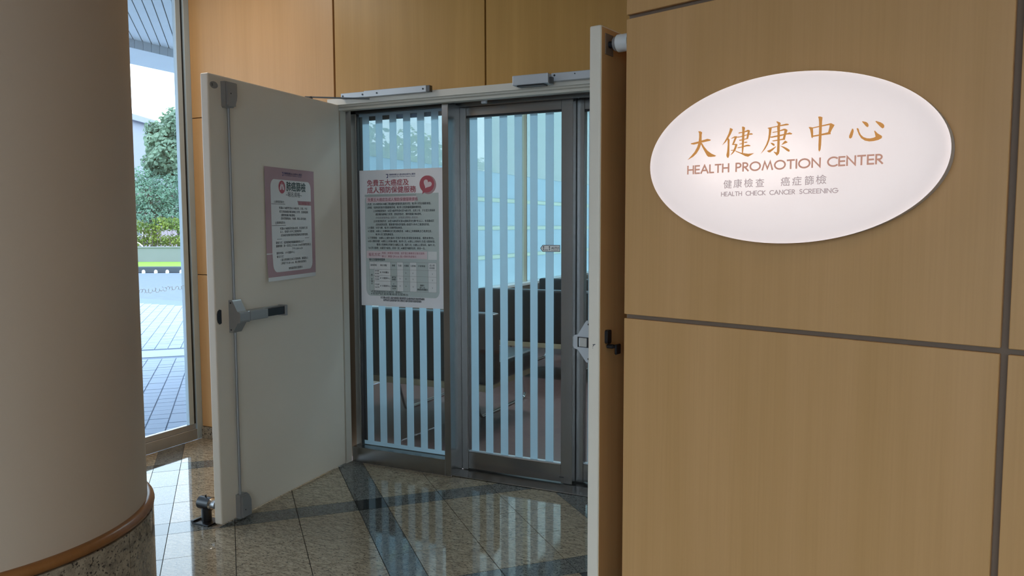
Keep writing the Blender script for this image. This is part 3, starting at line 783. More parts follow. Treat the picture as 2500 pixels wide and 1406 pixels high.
GLY = [[[289.9,1661.6],[291.9,1663.5],[319.7,1667.5],[348.3,1672.8],[358.7,1669.7],[358.1,1666.3],[326.3,1662.4],[301.3,1658.7],[294.0,1659.8]],[[315.8,1697.8],[323.1,1697.8],[329.4,1693.8],[327.9,1686.5],[327.8,1668.0],[325.2,1655.5],[320.1,1643.2],[311.1,1631.0],[299.3,1621.3],[280.0,1612.8],[292.6,1624.1],[304.4,1636.1],[313.4,1650.6],[317.8,1664.2],[319.5,1680.2],[319.2,1691.8]],[[325.1,1660.2],[329.0,1662.2],[337.0,1650.1],[349.0,1636.6],[362.1,1627.2],[378.2,1619.8],[375.1,1617.5],[359.7,1617.0],[351.9,1618.1],[346.7,1623.0],[338.6,1636.2],[330.5,1649.4]],[[423.1,1699.1],[427.5,1697.4],[432.5,1694.2],[430.7,1690.4],[425.4,1679.7],[417.5,1668.0],[409.6,1658.4],[398.5,1650.0],[405.9,1659.9],[413.1,1671.7],[419.1,1683.5],[422.2,1693.4]],[[415.7,1665.9],[418.8,1669.0],[422.3,1664.2],[422.0,1653.0],[422.3,1618.2],[420.0,1611.6],[417.1,1610.6],[413.7,1614.8],[412.9,1619.9],[415.2,1629.9],[416.7,1650.0]],[[426.9,1666.7],[429.3,1668.7],[437.8,1673.1],[445.2,1673.0],[446.2,1669.6],[442.9,1663.7],[437.7,1651.9],[430.4,1647.7],[432.7,1653.4],[439.1,1669.4],[430.6,1667.2]],[[433.4,1650.2],[444.5,1650.5],[448.2,1648.3],[445.9,1641.2],[441.2,1630.4],[434.0,1623.0],[426.0,1617.9],[433.9,1628.6],[439.7,1641.7],[440.8,1647.4],[433.5,1647.7]],[[426.3,1633.1],[435.0,1633.6],[438.7,1631.1],[428.2,1631.3]],[[438.7,1632.2],[446.1,1628.9],[459.7,1623.6],[474.3,1620.4],[483.9,1618.7],[502.0,1619.2],[490.0,1613.3],[482.9,1610.1],[474.5,1612.1],[459.8,1620.2],[445.0,1626.8]],[[462.0,1699.4],[465.3,1699.6],[471.4,1696.3],[470.4,1688.1],[469.2,1657.3],[467.9,1635.2],[466.4,1622.6],[463.4,1621.7],[462.8,1635.6],[462.6,1657.8],[462.9,1688.8]],[[450.1,1682.1],[453.5,1683.5],[463.8,1683.9],[463.9,1681.5],[452.4,1680.2]],[[469.8,1684.9],[481.1,1688.9],[487.2,1686.2],[486.7,1682.4],[484.5,1673.7],[481.7,1662.4],[469.8,1660.6],[469.7,1663.3],[476.9,1664.4],[479.0,1676.4],[480.7,1683.4],[470.5,1682.1]],[[445.2,1671.4],[455.0,1671.1],[463.4,1673.0],[482.6,1676.1],[490.9,1678.2],[496.9,1675.5],[494.6,1673.5],[482.7,1673.9],[463.5,1669.9],[451.4,1668.4],[446.5,1668.8]],[[452.8,1660.8],[455.8,1662.0],[463.7,1662.1],[463.7,1659.4],[455.3,1658.7]],[[453.0,1649.1],[457.9,1650.4],[463.3,1651.1],[463.4,1648.6],[455.5,1648.0]],[[469.9,1653.4],[475.9,1654.6],[480.7,1653.3],[478.4,1651.6],[470.0,1650.8]],[[447.8,1638.3],[450.8,1640.0],[461.7,1641.2],[477.3,1645.1],[483.3,1645.2],[490.3,1642.5],[488.2,1640.4],[477.4,1640.7],[463.0,1638.4],[449.6,1637.3]],[[567.5,1704.5],[570.9,1704.7],[578.3,1701.4],[580.8,1698.5],[580.2,1694.3],[578.6,1690.7],[571.7,1692.4],[573.3,1696.5]],[[541.0,1688.1],[545.5,1689.3],[568.4,1691.6],[597.5,1695.9],[603.1,1694.9],[605.9,1692.3],[602.1,1691.2],[578.6,1690.1],[559.3,1688.1],[544.5,1686.4]],[[545.4,1686.6],[554.7,1689.6],[553.7,1683.2],[551.8,1668.3],[548.7,1654.5],[543.3,1640.8],[535.5,1628.4],[522.9,1615.9],[530.8,1627.6],[538.6,1641.2],[544.1,1655.9],[546.0,1670.9],[546.3,1681.7]],[[570.6,1690.8],[579.1,1691.2],[579.1,1670.3],[579.3,1638.2],[579.2,1620.0],[577.7,1612.6],[571.6,1607.4],[568.1,1612.1],[561.6,1619.0],[563.9,1619.4],[570.2,1616.8],[571.9,1619.4],[572.5,1638.7],[572.3,1670.9]],[[556.2,1674.9],[559.6,1676.2],[572.1,1676.8],[572.2,1674.7],[558.5,1673.6]],[[578.9,1678.9],[591.1,1682.3],[595.6,1681.7],[601.8,1678.0],[600.3,1672.8],[597.2,1664.6],[594.7,1652.6],[595.9,1650.9],[579.6,1650.5],[560.3,1648.8],[555.7,1650.7],[560.2,1651.8],[579.5,1653.7],[588.5,1654.6],[591.5,1667.2],[592.9,1677.7],[578.9,1676.2]],[[550.8,1663.0],[559.9,1663.9],[579.2,1666.1],[598.2,1668.2],[608.1,1670.6],[616.0,1666.8],[613.8,1664.5],[600.5,1665.2],[579.3,1661.8],[555.5,1659.6],[550.3,1660.6]],[[551.2,1645.7],[557.0,1645.2],[562.8,1642.1],[564.5,1638.8],[562.9,1635.6],[558.3,1638.1],[554.8,1641.6]],[[541.4,1623.1],[551.7,1626.2],[569.2,1634.7],[566.5,1630.6],[558.6,1623.5],[550.7,1618.1],[546.1,1619.0]],[[585.0,1636.5],[588.8,1641.8],[595.4,1648.8],[601.0,1645.2],[602.8,1642.9],[597.8,1641.1],[591.1,1639.0]],[[581.1,1634.9],[590.2,1632.6],[601.5,1627.0],[608.9,1621.7],[609.5,1618.0],[607.3,1616.2],[601.7,1619.0],[592.6,1626.6]],[[688.5,1706.7],[694.5,1706.6],[700.5,1704.0],[699.6,1691.3],[699.4,1670.7],[699.2,1650.1],[698.8,1629.5],[697.6,1616.2],[694.3,1610.7],[691.8,1615.6],[691.6,1630.1],[691.9,1650.7],[692.1,1671.3],[691.5,1692.0],[690.3,1700.4]],[[662.6,1680.1],[666.6,1680.6],[674.2,1678.6],[675.6,1666.5],[675.9,1654.1],[673.9,1649.0],[671.2,1651.8],[669.3,1662.9],[666.8,1673.5]],[[672.6,1678.2],[692.1,1681.1],[720.1,1685.1],[724.7,1685.7],[734.1,1680.1],[732.6,1676.8],[727.3,1668.3],[723.4,1659.5],[724.5,1656.3],[715.7,1659.1],[718.1,1665.0],[720.8,1677.0],[720.7,1681.1],[692.1,1678.3],[674.2,1675.8]],[[674.2,1656.3],[692.7,1657.9],[715.6,1661.6],[723.9,1659.4],[724.5,1656.1],[700.2,1654.7],[675.9,1652.5]],[[781.9,1666.6],[784.5,1664.4],[785.6,1659.3],[783.9,1650.4],[781.2,1642.1],[777.3,1639.9],[774.2,1642.2],[774.1,1647.2],[777.7,1657.0],[780.5,1663.8]],[[793.1,1665.2],[795.3,1666.5],[798.3,1664.2],[800.5,1656.1],[804.7,1647.8],[811.7,1641.2],[820.6,1637.5],[829.3,1636.4],[837.9,1637.7],[842.6,1639.8],[840.4,1648.8],[838.3,1655.4],[840.2,1655.7],[847.1,1648.2],[857.8,1641.0],[858.8,1638.0],[857.1,1634.2],[849.6,1630.9],[838.2,1628.8],[826.7,1628.7],[815.9,1631.5],[805.9,1638.7],[799.8,1648.2],[795.5,1658.5]],[[806.3,1682.4],[808.5,1683.0],[817.3,1680.4],[822.3,1676.0],[823.9,1670.9],[823.0,1667.5],[820.6,1666.5],[816.7,1669.6]],[[840.4,1679.7],[843.2,1680.5],[853.8,1676.1],[860.6,1671.5],[863.5,1666.4],[862.8,1661.6],[859.1,1659.8],[854.2,1663.8]]]
for i0, i1 in ((0, 3), (3, 17), (17, 28), (28, 32), (32, 36)):
    mb = MB(SG)
    for g in GLY[i0:i1]: mb.prism([(x / 1000, z / 1000) for x, z in g], .0601, .0612, 'xz')
    mb.build('lettering', 'sign_gold', sign)
# a geometric sans alphabet drawn with strokes
def arc(cx, cy, r, a0, a1, n=20, ry=None):
    ry = ry or r
    return [(cx + r * math.cos(math.radians(a0 + (a1 - a0) * k / n)), cy + ry * math.sin(math.radians(a0 + (a1 - a0) * k / n))) for k in range(n + 1)]
STK = {
 'H': (.68, [[(0, 0), (0, 1)], [(.68, 0), (.68, 1)], [(0, .5), (.68, .5)]]),
 'E': (.48, [[(.48, 0), (0, 0), (0, 1), (.48, 1)], [(0, .5), (.46, .5)]]),
 'A': (.82, [[(0, 0), (.41, 1), (.82, 0)], [(.15, .33), (.67, .33)]]),
 'L': (.42, [[(0, 1), (0, 0), (.42, 0)]]),
 'T': (.62, [[(0, 1), (.62, 1)], [(.31, 1), (.31, 0)]]),
 'P': (.50, [[(0, 0), (0, 1), (.22, 1)] + arc(.22, .73, .27, 90, -90) + [(0, .46)]]),
 'R': (.52, [[(0, 0), (0, 1), (.20, 1)] + arc(.20, .73, .27, 90, -90) + [(0, .46)], [(.18, .46), (.52, 0)]]),
 'O': (1.02, [arc(.51, .5, .51, 90, 450, 40, .52)]),
 'M': (1.0, [[(0, 0), (.22, 1), (.5, .12), (.78, 1), (1.0, 0)]]),
 'I': (.0, [[(0, 0), (0, 1)]]),
 'N': (.72, [[(0, 0), (0, 1), (.72, 0), (.72, 1)]]),
 'C': (.80, [arc(.52, .5, .51, 52, 308, 30, .52)]),
 'K': (.60, [[(0, 0), (0, 1)], [(.56, 1), (.03, .5), (.60, 0)]]),
 'S': (.46, [arc(.23, .75, .21, 40, 270, 16, .25) + arc(.23, .25, .23, 90, -150, 16, .25)]),
 'G': (.98, [arc(.51, .5, .50, 45, 360, 34, .52) + [(.56, .5)]]),
}
def stroke_word(mb, word, s0, s1, z0, h, w, n0, n1):
    gap = .24
    nat = sum(STK[c][0] for c in word) + gap * (len(word) - 1)
    hh = h - w
    k = (s1 - s0 - w) / nat
    x = s0 + w / 2
    for c in word:
        wd, strokes = STK[c]
        for st in strokes:
            pts = []
            for p in st:
                q = (x + p[0] * k, z0 + w / 2 + p[1] * hh)
                if not pts or abs(q[0] - pts[-1][0]) + abs(q[1] - pts[-1][1]) > 1e-6: pts.append(q)
            lft, rgt = [], []
            closed = (abs(pts[0][0] - pts[-1][0]) + abs(pts[0][1] - pts[-1][1])) < 1e-6
            m = len(pts)
            for i, p in enumerate(pts):
                pa = pts[i-1] if i else (pts[-2] if closed else None); pb = pts[i+1] if i < m - 1 else (pts[1] if closed else None)
                d1 = Vector((p[0] - pa[0], p[1] - pa[1])).normalized() if pa else None
                d2 = Vector((pb[0] - p[0], pb[1] - p[1])).normalized() if pb else None
                d1 = d1 or d2; d2 = d2 or d1
                nrm = Vector((-(d1 + d2).y, (d1 + d2).x))
                if nrm.length < 1e-4: nrm = Vector((-d1.y, d1.x))
                nrm.normalize(); cs = max(.45, nrm.dot(Vector((-d1.y, d1.x))))
                o = nrm * (w / 2 / cs)
                ext = Vector((0, 0))
                if not closed and i == 0: ext = -d2 * (w / 2 if word else 0)
                if not closed and i == m - 1: ext = d1 * (w / 2)
                lft.append((p[0] + o.x + ext.x * .98, p[1] + o.y + ext.y * .98)); rgt.append((p[0] - o.x + ext.x * .98, p[1] - o.y + ext.y * .98))
            for i in range(m - 1):
                mb.prism([rgt[i], rgt[i+1], lft[i+1], lft[i]], n0, n1, 'xz')
        x += (wd + gap) * k
for wd, a, b in (('HEALTH', .2792, .4230), ('PROMOTION', .4432, .6994), ('CENTER', .7165, .8635)):
    mb = MB(SG); stroke_word(mb, wd, a, b, 1.5675, .0272, .0046, .0601, .0611); mb.build('lettering', 'sign_rose', sign)
for wd, a, b in (('HEALTH', .3976, .4659), ('CHECK', .4773, .5401), ('CANCER', .5518, .6282), ('SCREENING', .6408, .7492)):
    mb = MB(SG); stroke_word(mb, wd, a, b, 1.4960, .0137, .0021, .0601, .0610); mb.build('lettering', 'sign_grey', sign)
for ch, a, b, z0 in (('健', .405, .432, 1.518), ('康', .438, .465, 1.519), ('檢', .472, .500, 1.519), ('查', .508, .535, 1.518), ('癌', .585, .612, 1.519), ('症', .619, .646, 1.519), ('篩', .655, .681, 1.519), ('檢', .687, .716, 1.520)):
    fl_ = Flat(lambda u, v, n: SG((u, n, v))); fl_.text(ch, a, z0 + .0035, .0275, .0603, width=b - a, bold=.006); fl_.build('lettering', 'sign_grey', sign)
tag(sign, 'large glowing white oval sign with gold lettering on the maple wall', 'sign')

# ================================================================== posters
# --- white notice on the fixed glass panel
PX0, PX1, PZ0, PZ1, PY = -2.834, -2.226, .940, 1.736, 3.819
pw, ph = PX1 - PX0, PZ1 - PZ0
pg = empty('poster', (PX0, PY, PZ0))
box('sheet', (0, 0, 0), (pw, .0012, ph), 'paper', pg)
def PG(u, v, n): return Vector((u * pw, -n, ph - v * ph))     # u to the right, v downwards (fractions)
def txt(F, body, u, v, w, size, n=.0012, **k):
    """text with left end u, baseline v, fitted to width w (all fractions)"""
    vs_, fs = text_shape(body, size, width=w * F.pw, **k)
    b = len(F.v); F.v += [F.P(u + x / F.pw, v - y / F.ph, n + l) for x, y, l in vs_]; F.f += [tuple(b + i for i in t) for t in fs]
def FlatP(P, w, h):
    f = Flat(P); f.pw = w; f.ph = h; return f
F = FlatP(PG, pw, ph)
F.poly(rrect(.075, .175, .905, .925, .05, 6, (1, 0, 1, 1)), .0004)
F.build('print_panel', 'greyprint', pg)
F = FlatP(PG, pw, ph); F.rect(.075, .178, .66, .193, .0006); F.build('print_band', 'greyprint2', pg)
F = FlatP(PG, pw, ph); F.poly([(.09, .194), (.665, .194), (.64, .238), (.09, .238)], .0006); F.build('print_band', 'pinkband', pg)
F = FlatP(PG, pw, ph); F.rect(.085, .592, .775, .646, .0006); F.build('print_band', 'pinkband', pg)
F = FlatP(PG, pw, ph)
for (u0, u1) in ((.115, .36), (.435, .505), (.58, .655), (.785, .875)):
    F = FlatP(PG, pw, ph); F.rect(u0 if u0 > .2 else .17, .672, u1, .884, .0007); F.build('print_cell', 'paper_white', pg)
for r_ in ((.115, .672, .17, .727), (.785, .592, .880, .650)):
    F = FlatP(PG, pw, ph); F.rect(*r_, .0007); F.build('print_cell', 'paper_white', pg)
F = FlatP(PG, pw, ph)
for v in (.672, .727, .773, .814, .884): F.rect(.115, v, .875, v + .0012, .0010)
for u in (.115, .170, .36, .435, .505, .58, .655, .785, .8735): F.rect(u, .672, u + .0014, .884, .0010)
F.build('table_lines', 'inkgrey', pg)
F = FlatP(PG, pw, ph)
txt(F, '醫療財團法人基金會治癌中心醫院', .365, .042, .29, .011, bold=.012)
txt(F, 'Foundation Sun Yat Sen Cancer Center', .365, .056, .29, .010)
F.poly([(.325, .032), (.352, .032), (.348, .060), (.330, .060), (.333, .054), (.342, .054), (.344, .037), (.325, .037)], .0012)
F.build('lettering', 'inkblue', pg)
F = FlatP(PG, pw, ph)
txt(F, '免費五大癌症及', .105, .113, .475, .040, bold=.016); F.build('lettering', 'inkred', pg); F = FlatP(PG, pw, ph)
txt(F, '成人預防保健服務', .105, .165, .555, .040, bold=.016)
F.build('lettering', 'inkred', pg)
F = FlatP(PG, pw, ph)
txt(F, '免費五大癌症及成人預防保健服務資格', .11, .227, .57 - .0, .022, bold=.018); F.build('lettering', 'inkpink', pg); F = FlatP(PG, pw, ph)
txt(F, '報名方式：', .11, .629, .145, .021, bold=.01); F.build('lettering', 'inkpink', pg); F = FlatP(PG, pw, ph)
txt(F, '現場：持健保卡掛號，並於當日櫃檯登記報名服務', .265, .613, .48, .014, bold=.006)
txt(F, '線上：掃描 QRcode 進入預約系統報名', .265, .637, .39, .014, bold=.006)
F.build('lettering', 'inkpink', pg)
F = FlatP(PG, pw, ph)
lines = [('1.乳癌：45-69歲或40-44歲二等血親內曾罹患乳癌的女性，每2年1次乳房攝影檢查。', .10, .255, .725),
 ('2.肺癌：有肺癌家族史或重度吸菸者，每2年1次低劑量電腦斷層檢查。', .10, .280, .62),
 ('(1)有肺癌家族史：50至74歲男性或45至74歲女性，且其父母、子女或兄弟姊妹', .175, .305, .69),
 ('經診斷為肺癌之民眾，若有家族史，需附親屬診斷證明。', .20, .330, .52),
 ('(2)有重度吸菸史：50至74歲吸菸史達30(個吸菸年包數*年)以上，有意願戒菸', .175, .380, .68),
 ('(若曾戒菸民眾，需簽署同意戒菸服務) 或戒菸15年內之重度吸菸者。', .20, .405, .605),
 ('3.大腸癌：50至75歲，每2年1次糞便潛血檢查。', .105, .428, .40),
 ('4.口腔癌：30歲以上有嚼檳榔(含已戒)或吸菸者，18歲以上有嚼檳榔(含已戒)原住民，', .105, .453, .725),
 ('每2年1次口腔黏膜檢查。', .195, .477, .21),
 ('5.子宮頸癌：30歲以上婦女每年1次抹片檢查(若領取採檢套組，需酌收費用)。', .105, .503, .75),
 ('6.成人預防保健：40歲以上未滿65歲者，每3年1次；65歲以上者每年1次成人健康檢查。', .105, .527, .76),
 ('罹患小兒麻痺且年齡在35歲以上者，每年1次；55歲以上原住民，每年1次。', .205, .552, .66),
 ('7.BC肝炎篩檢：45歲至79歲者，終身一次；40歲至79歲原住民，終身一次。', .105, .577, .65)]
for t, u, v, w in lines: txt(F, t, u, v, w, .0148, bold=.012)
txt(F, '報名及服務時間表', .115, .664, .185, .017, bold=.02)
for t, u, v, w in (('服務時間', .130, .703, .07), ('報名地點', .245, .703, .075), ('肺癌', .38, .703, .035), ('乳癌', .452, .703, .035), ('大腸癌', .517, .703, .052), ('口腔癌', .592, .703, .055), ('子宮頸癌', .672, .703, .08), ('成人預', .80, .697, .055), ('防保健', .80, .716, .055),
   ('09:00', .18, .744, .048), ('16:00', .18, .764, .048), ('B1 中央櫃台', .24, .755, .10), ('10:30', .18, .788, .048), ('12:00', .18, .806, .048), ('1F 大健康中心', .24, .798, .115), ('13:00', .18, .845, .048), ('16:30', .18, .865, .048), ('1F 大健康中心', .24, .855, .115),
   ('專門診', .376, .790, .05), ('有開診', .376, .806, .05), ('現場預約', .374, .856, .055), ('16:00', .380, .872, .04), ('婦產科', .695, .843, .045), ('QR code', .688, .857, .06), ('掃描後現場報到', .662, .873, .115)):
    txt(F, t, u, v, w, .0125, bold=.01)
for u, v in ((.53, .756), (.61, .756), (.825, .758), (.463, .798), (.53, .799), (.61, .800), (.825, .803), (.39, .838), (.463, .852), (.53, .853), (.61, .855), (.825, .858)):
    txt(F, 'V', u, v, .012, .0125)
for k, ch in enumerate('週一至週五'): txt(F, ch, .134, .775 + k * .016, .018, .011, bold=.01)
txt(F, '※乳癌及肺癌檢查每日名額有限，額滿為止。', .13, .900, .37, .0135)
txt(F, '※本院門診查詢專線請洽服務台', .13, .916, .43, .0135)
txt(F, '本活動由衛生福利部國民健康署菸品健康福利捐經費補助', .24, .943, .50, .0145, bold=.02)
txt(F, '經費由菸品健康福利捐支應衛生福利部國民健康署補助', .275, .961, .43, .0145, bold=.02)
F.build('lettering', 'ink', pg)
F = FlatP(PG, pw, ph); txt(F, '(檢查前請攜帶個人健保卡，詳情請洽現場人員諮詢)', .20, .354, .48, .0138); F.build('lettering', 'inkgrey', pg)
F = FlatP(PG, pw, ph)
F.poly([(.795 + .085 * math.cos(t), .118 + .066 * math.sin(t)) for t in [6.2832 * k / 40 for k in range(40)]], .0005)
F.build('print_bubble', 'pinkpaper', pg)
F = FlatP(PG, pw, ph)
F.poly([(.780 + .080 * math.cos(t), .112 + .060 * math.sin(t)) for t in [6.2832 * k / 40 for k in range(40)]], .0008)
F.poly([(.735, .160), (.765, .165), (.728, .184)], .0009)
F.build('print_bubble', 'inkred', pg)
F = FlatP(PG, pw, ph)
heart = []
for k in range(40):
    t = 6.2832 * k / 40
    hx = 16 * math.sin(t) ** 3; hy = 13 * math.cos(t) - 5 * math.cos(2 * t) - 2 * math.cos(3 * t) - math.cos(4 * t)
    ang = -.5; heart.append((.785 + .0029 * (hx * math.cos(ang) - hy * math.sin(ang)), .112 - .0021 * (hx * math.sin(ang) + hy * math.cos(ang))))
F.poly(heart, .0010); F.build('print_heart', 'pinkband', pg)
tag(pg, 'tall white screening notice with red title and table, taped to the striped glass', 'poster')

# --- pink notice on the left door leaf
po = empty('poster', HL_ + UL * .672 + NL * .001 + Vector((0, 0, 1.137)))
lw, lh = .4075, .570
def PLX(u, v, n):      # u to the right in the picture (towards the hinge), v downwards
    w = u - .5
    sag = .0 if v < .75 else (v - .75) * .05
    bul = .004 + .006 * max(0, v - .2) * (1 - (2 * w) ** 2) + sag * (1 - u) * .7
    tilt = .004 * (1 - u) - .003 * u
    return -UL * (u * lw) + NL * (n + bul) + Vector((0, 0, lh - v * lh + (-tilt if v > .5 else tilt * .3)))
def sheet(u0, v0, u1, v1, n, nu=8, nv=14):
    f = Flat(PLX)
    for i in range(nv + 1):
        for j in range(nu + 1):
            f.v.append(PLX(u0 + (u1 - u0) * j / nu, v0 + (v1 - v0) * i / nv, n))
    for i in range(nv):
        for j in range(nu):
            a = i * (nu + 1) + j; f.f.append((a, a + 1, a + nu + 2, a + nu + 1))
    return f
f = sheet(0, 0, 1, 1, 0); f.build('sheet', 'paper_white', po)
f = sheet(0, 0, 1, .965, .0004); f.build('print_border', 'pinkpaper', po)
def gridpoly(outline, n):
    f = Flat(PLX); f.pw = lw; f.ph = lh
    bmx = bmesh.new(); vv = [bmx.verts.new((p[0], p[1], 0)) for p in outline]; bmx.faces.new(vv)
    for ax_, lo_, hi_ in ((0, 0, 8), (1, 0, 16)):
        for k in range(1, hi_):
            c = k / hi_
            bmesh.ops.bisect_plane(bmx, geom=bmx.verts[:] + bmx.edges[:] + bmx.faces[:], plane_co=(c, c, 0), plane_no=(1, 0, 0) if ax_ == 0 else (0, 1, 0))
    bmx.verts.index_update()
    f.v = [PLX(v.co.x, v.co.y, n) for v in bmx.verts]; f.f = [tuple(v.index for v in fc.verts) for fc in bmx.faces]
    bmx.free(); return f
gridpoly(rrect(.105, .105, .925, .925, .07, 6), .0009).build('print_panel', 'paper_white', po)
gridpoly([(.63, .286), (.94, .286), (.94, .325), (.65, .325)], .0013).build('print_tag', 'pinkpaper', po)
def FL(): return FlatP(PLX, lw, lh)
F = FL(); txt(F, '醫療財團法人治癌中心醫院', .38, .052, .36, .012, .0013, bold=.01); txt(F, 'Foundation Cancer Center', .38, .068, .36, .010, .0013); F.build('lettering', 'inkblue', po); F = FL()
F.poly([(.335, .036), (.362, .036), (.358, .070), (.340, .070), (.343, .062), (.350, .062), (.352, .042), (.335, .042)], .0013); F.build('lettering', 'inkblue', po)
F = FL(); F.poly([(.325 + .066 * math.cos(t), .170 + .058 * math.sin(t)) for t in [6.2832 * k / 32 for k in range(32)]], .0014); F.build('print_badge', 'inkred', po)
F = FL()
for s in (-1, 1):
    F.poly([(.325 + s * .006, .150), (.325 + s * .022, .140), (.325 + s * .042, .175), (.325 + s * .042, .198), (.325 + s * .012, .193), (.325 + s * .006, .18)], .0018)
F.rect(.321, .128, .329, .165, .0018); F.build('print_lungs', 'pinkband', po)
F = FL(); txt(F, '肺癌篩檢', .41, .195, .40, .052, .0014, bold=.016); F.build('lettering', 'inkgreen', po)
F = FL()
txt(F, '~報名資格~', .40, .250, .33, .028, .0014)
for t, u, v, w in (('(1)肺癌家族史：', .165, .312, .20), ('(2)重度吸菸史：', .175, .498, .20),
   ('年滿50-74歲男性或45-74歲女性，父母、子女', .255, .365, .58), ('或兄弟姊妹經診斷為肺癌之民眾，並檢附證明', .26, .398, .59), ('(需附親屬診斷證明)', .29, .430, .28), ('(若民眾需要諮詢，不收費，現場人員可協助)', .285, .460, .52),
   ('年滿50-74歲吸菸史達30包年，仍在吸菸之民', .26, .546, .57), ('以上，或戒菸15年內之重度吸菸者', .265, .575, .43), ('(若為吸菸者需同意接受戒菸服務並簽署同意書)', .275, .607, .56),
   ('篩檢方式：低劑量胸部電腦斷層檢查LDCT', .175, .672, .57), ('服務時間：週一至週五上午10:30-12:00(依現場門診為主)', .175, .702, .72), ('下午13:00-16:30', .49, .733, .22),
   ('服務地點：1F大健康中心', .18, .765, .36), ('報名方式：', .18, .797, .14), ('1.當日現場報名(每日名額有限，額滿為止)', .25, .827, .57), ('2.掃描下方QR code，線上預約系統報名', .25, .858, .53), ('如有疑問請洽服務台', .40, .908, .29)):
    txt(F, t, u, v, w, .0135, .0014, bold=.008)
F.rect(.108, .322, .38, .325, .0014); F.rect(.108, .508, .38, .511, .0014); F.rect(.20, .630, .86, .633, .0014)
F.build('lettering', 'ink', po)
F = FL(); txt(F, '符合條件如下者', .66, .318, .23, .017, .0017, bold=.012); F.build('lettering', 'inkred', po)
tag(po, 'small pink bordered notice with curling bottom edge taped to the left door leaf', 'poster')

# --- arrow sticker on the sliding door
stx = empty('door_sticker', (-1.64, SY - .004, 1.288))
def SK(u, v, n): return Vector((u, -.001 - n, v))
def arrow(e, n0): 
    return [(-.054 + e * 1.35, 0), (-.040 + e * .9, .0185 - e), (.061 - e, .0185 - e), (.061 - e, -.0185 + e), (-.040 + e * .9, -.0185 + e)]
mb = MB(); mb.prism(arrow(0, 0), .0, -.0012, 'xz'); mb.build('border', 'ink', stx)
f = Flat(SK); f.poly(arrow(.0026, 0), .0006); f.build('field', 'paper_white', stx)
f = Flat(SK)
for x in (-.034, .000):
    f.poly([(x - .002, -.010), (x + .002, -.010), (x + .0012, .004), (x - .0012, .004)], .0009); f.poly([(x + .0032 * math.cos(t), .008 + .004 * math.sin(t)) for t in [6.2832 * k / 14 for k in range(14)]], .0009)
f.rect(-.027, -.010, -.008, -.0075, .0009)
vs_, fs = text_shape('AUTO', .017, bold=.02, width=.043)
b = len(f.v); f.v += [SK(.010 + x + y * .2, -.004 + y, .0009 + l) for x, y, l in vs_]; f.f += [tuple(b + i for i in t) for t in fs]
f.rect(.010, -.011, .052, -.0095, .0009)
f.build('lettering', 'ink', stx)
tag(stx, 'small arrow shaped AUTO sticker on the sliding glass door', 'sticker')

# ================================================================== black waiting room sofas
def make_sofa():
    e = empty('sofa')
    W = 1.165
    mb = MB(); mb.quadbox((0, .0, .345), (W, .125, .828), .03, 4); mb.build('backrest', 'leather', e, True)
    mb = MB(); mb.quadbox((.03, .128, .345), (W - .03, .80, .485), .035, 4); mb.build('seat', 'leather', e, True)
    mb = MB(); mb.quadbox((.0, .012, .345), (W, .13, .47), .025, 3); mb.build('back_roll', 'leather', e, True)
    MB().quadbox((.02, .005, .300), (W - .06, .045, .343), .002).build('rail', 'railwood', e)
    MB().quadbox((.02, .755, .300), (W - .06, .795, .343), .002).build('rail', 'railwood', e)
    MB().quadbox((.02, .0455, .300), (.06, .7545, .343), .002).build('rail', 'railwood', e)
    MB().quadbox((W - .10, .0455, .300), (W - .06, .7545, .343), .002).build('rail', 'railwood', e)
    for x in (.20, .855):
        pth = [(x, .30, .300)]
        for k in range(6): t = math.radians(180 + 15 + k * 15); pth.append((x, .40 + .05 + .05 * math.cos(t), .061 + .05 * math.sin(t)))
        for k in range(6): t = math.radians(270 + 15 * k); pth.append((x, 1.15 + .05 * math.cos(t), .061 + .05 * math.sin(t)))
        pth += [(x, 1.15, .20), (x, .79, .300)]
        MB().tube(pth, .011, 10).build('sled_leg', 'chrome', e, True)
    return e
def copy_tree(o):
    c = o.copy(); COL.objects.link(c)
    for ch in list(o.children):
        k = ch.copy(); COL.objects.link(k); k.parent = c
    return c
sofa = make_sofa()
sofa.location = (-3.505, 4.585, 0)
tag(sofa, 'black leather sofa with wooden rail and chrome sled legs, nearest behind the striped glass', 'sofa', 'black waiting room sofas')
s2 = copy_tree(sofa); s2.location = (-3.48, 6.50, 0)
tag(s2, 'black leather sofa in the middle row behind the sliding glass door', 'sofa', 'black waiting room sofas')
s3 = copy_tree(sofa); s3.location = (-3.50, 8.0, 0)
tag(s3, 'farthest black leather sofa seen past the middle one through the glass', 'sofa', 'black waiting room sofas')

# ================================================================== outdoors
CF = Vector((-math.sin(YAW), math.cos(YAW), 0)); CRT = Vector((math.cos(YAW), math.sin(YAW), 0))
def OUT(p): return CRT * p[0] + CF * p[1] + Vector((0, 0, p[2]))     # across, away, up
ground = structure(MB().prism([(-120, -60), (40, -60), (40, -4.63), (WX - .10, -4.63), (WX - .10, WR_Y1 + .1), (40, WR_Y1 + .1), (40, 140), (-120, 140)], -.6, -.135, 'xy').build('ground', 'asphalt'))
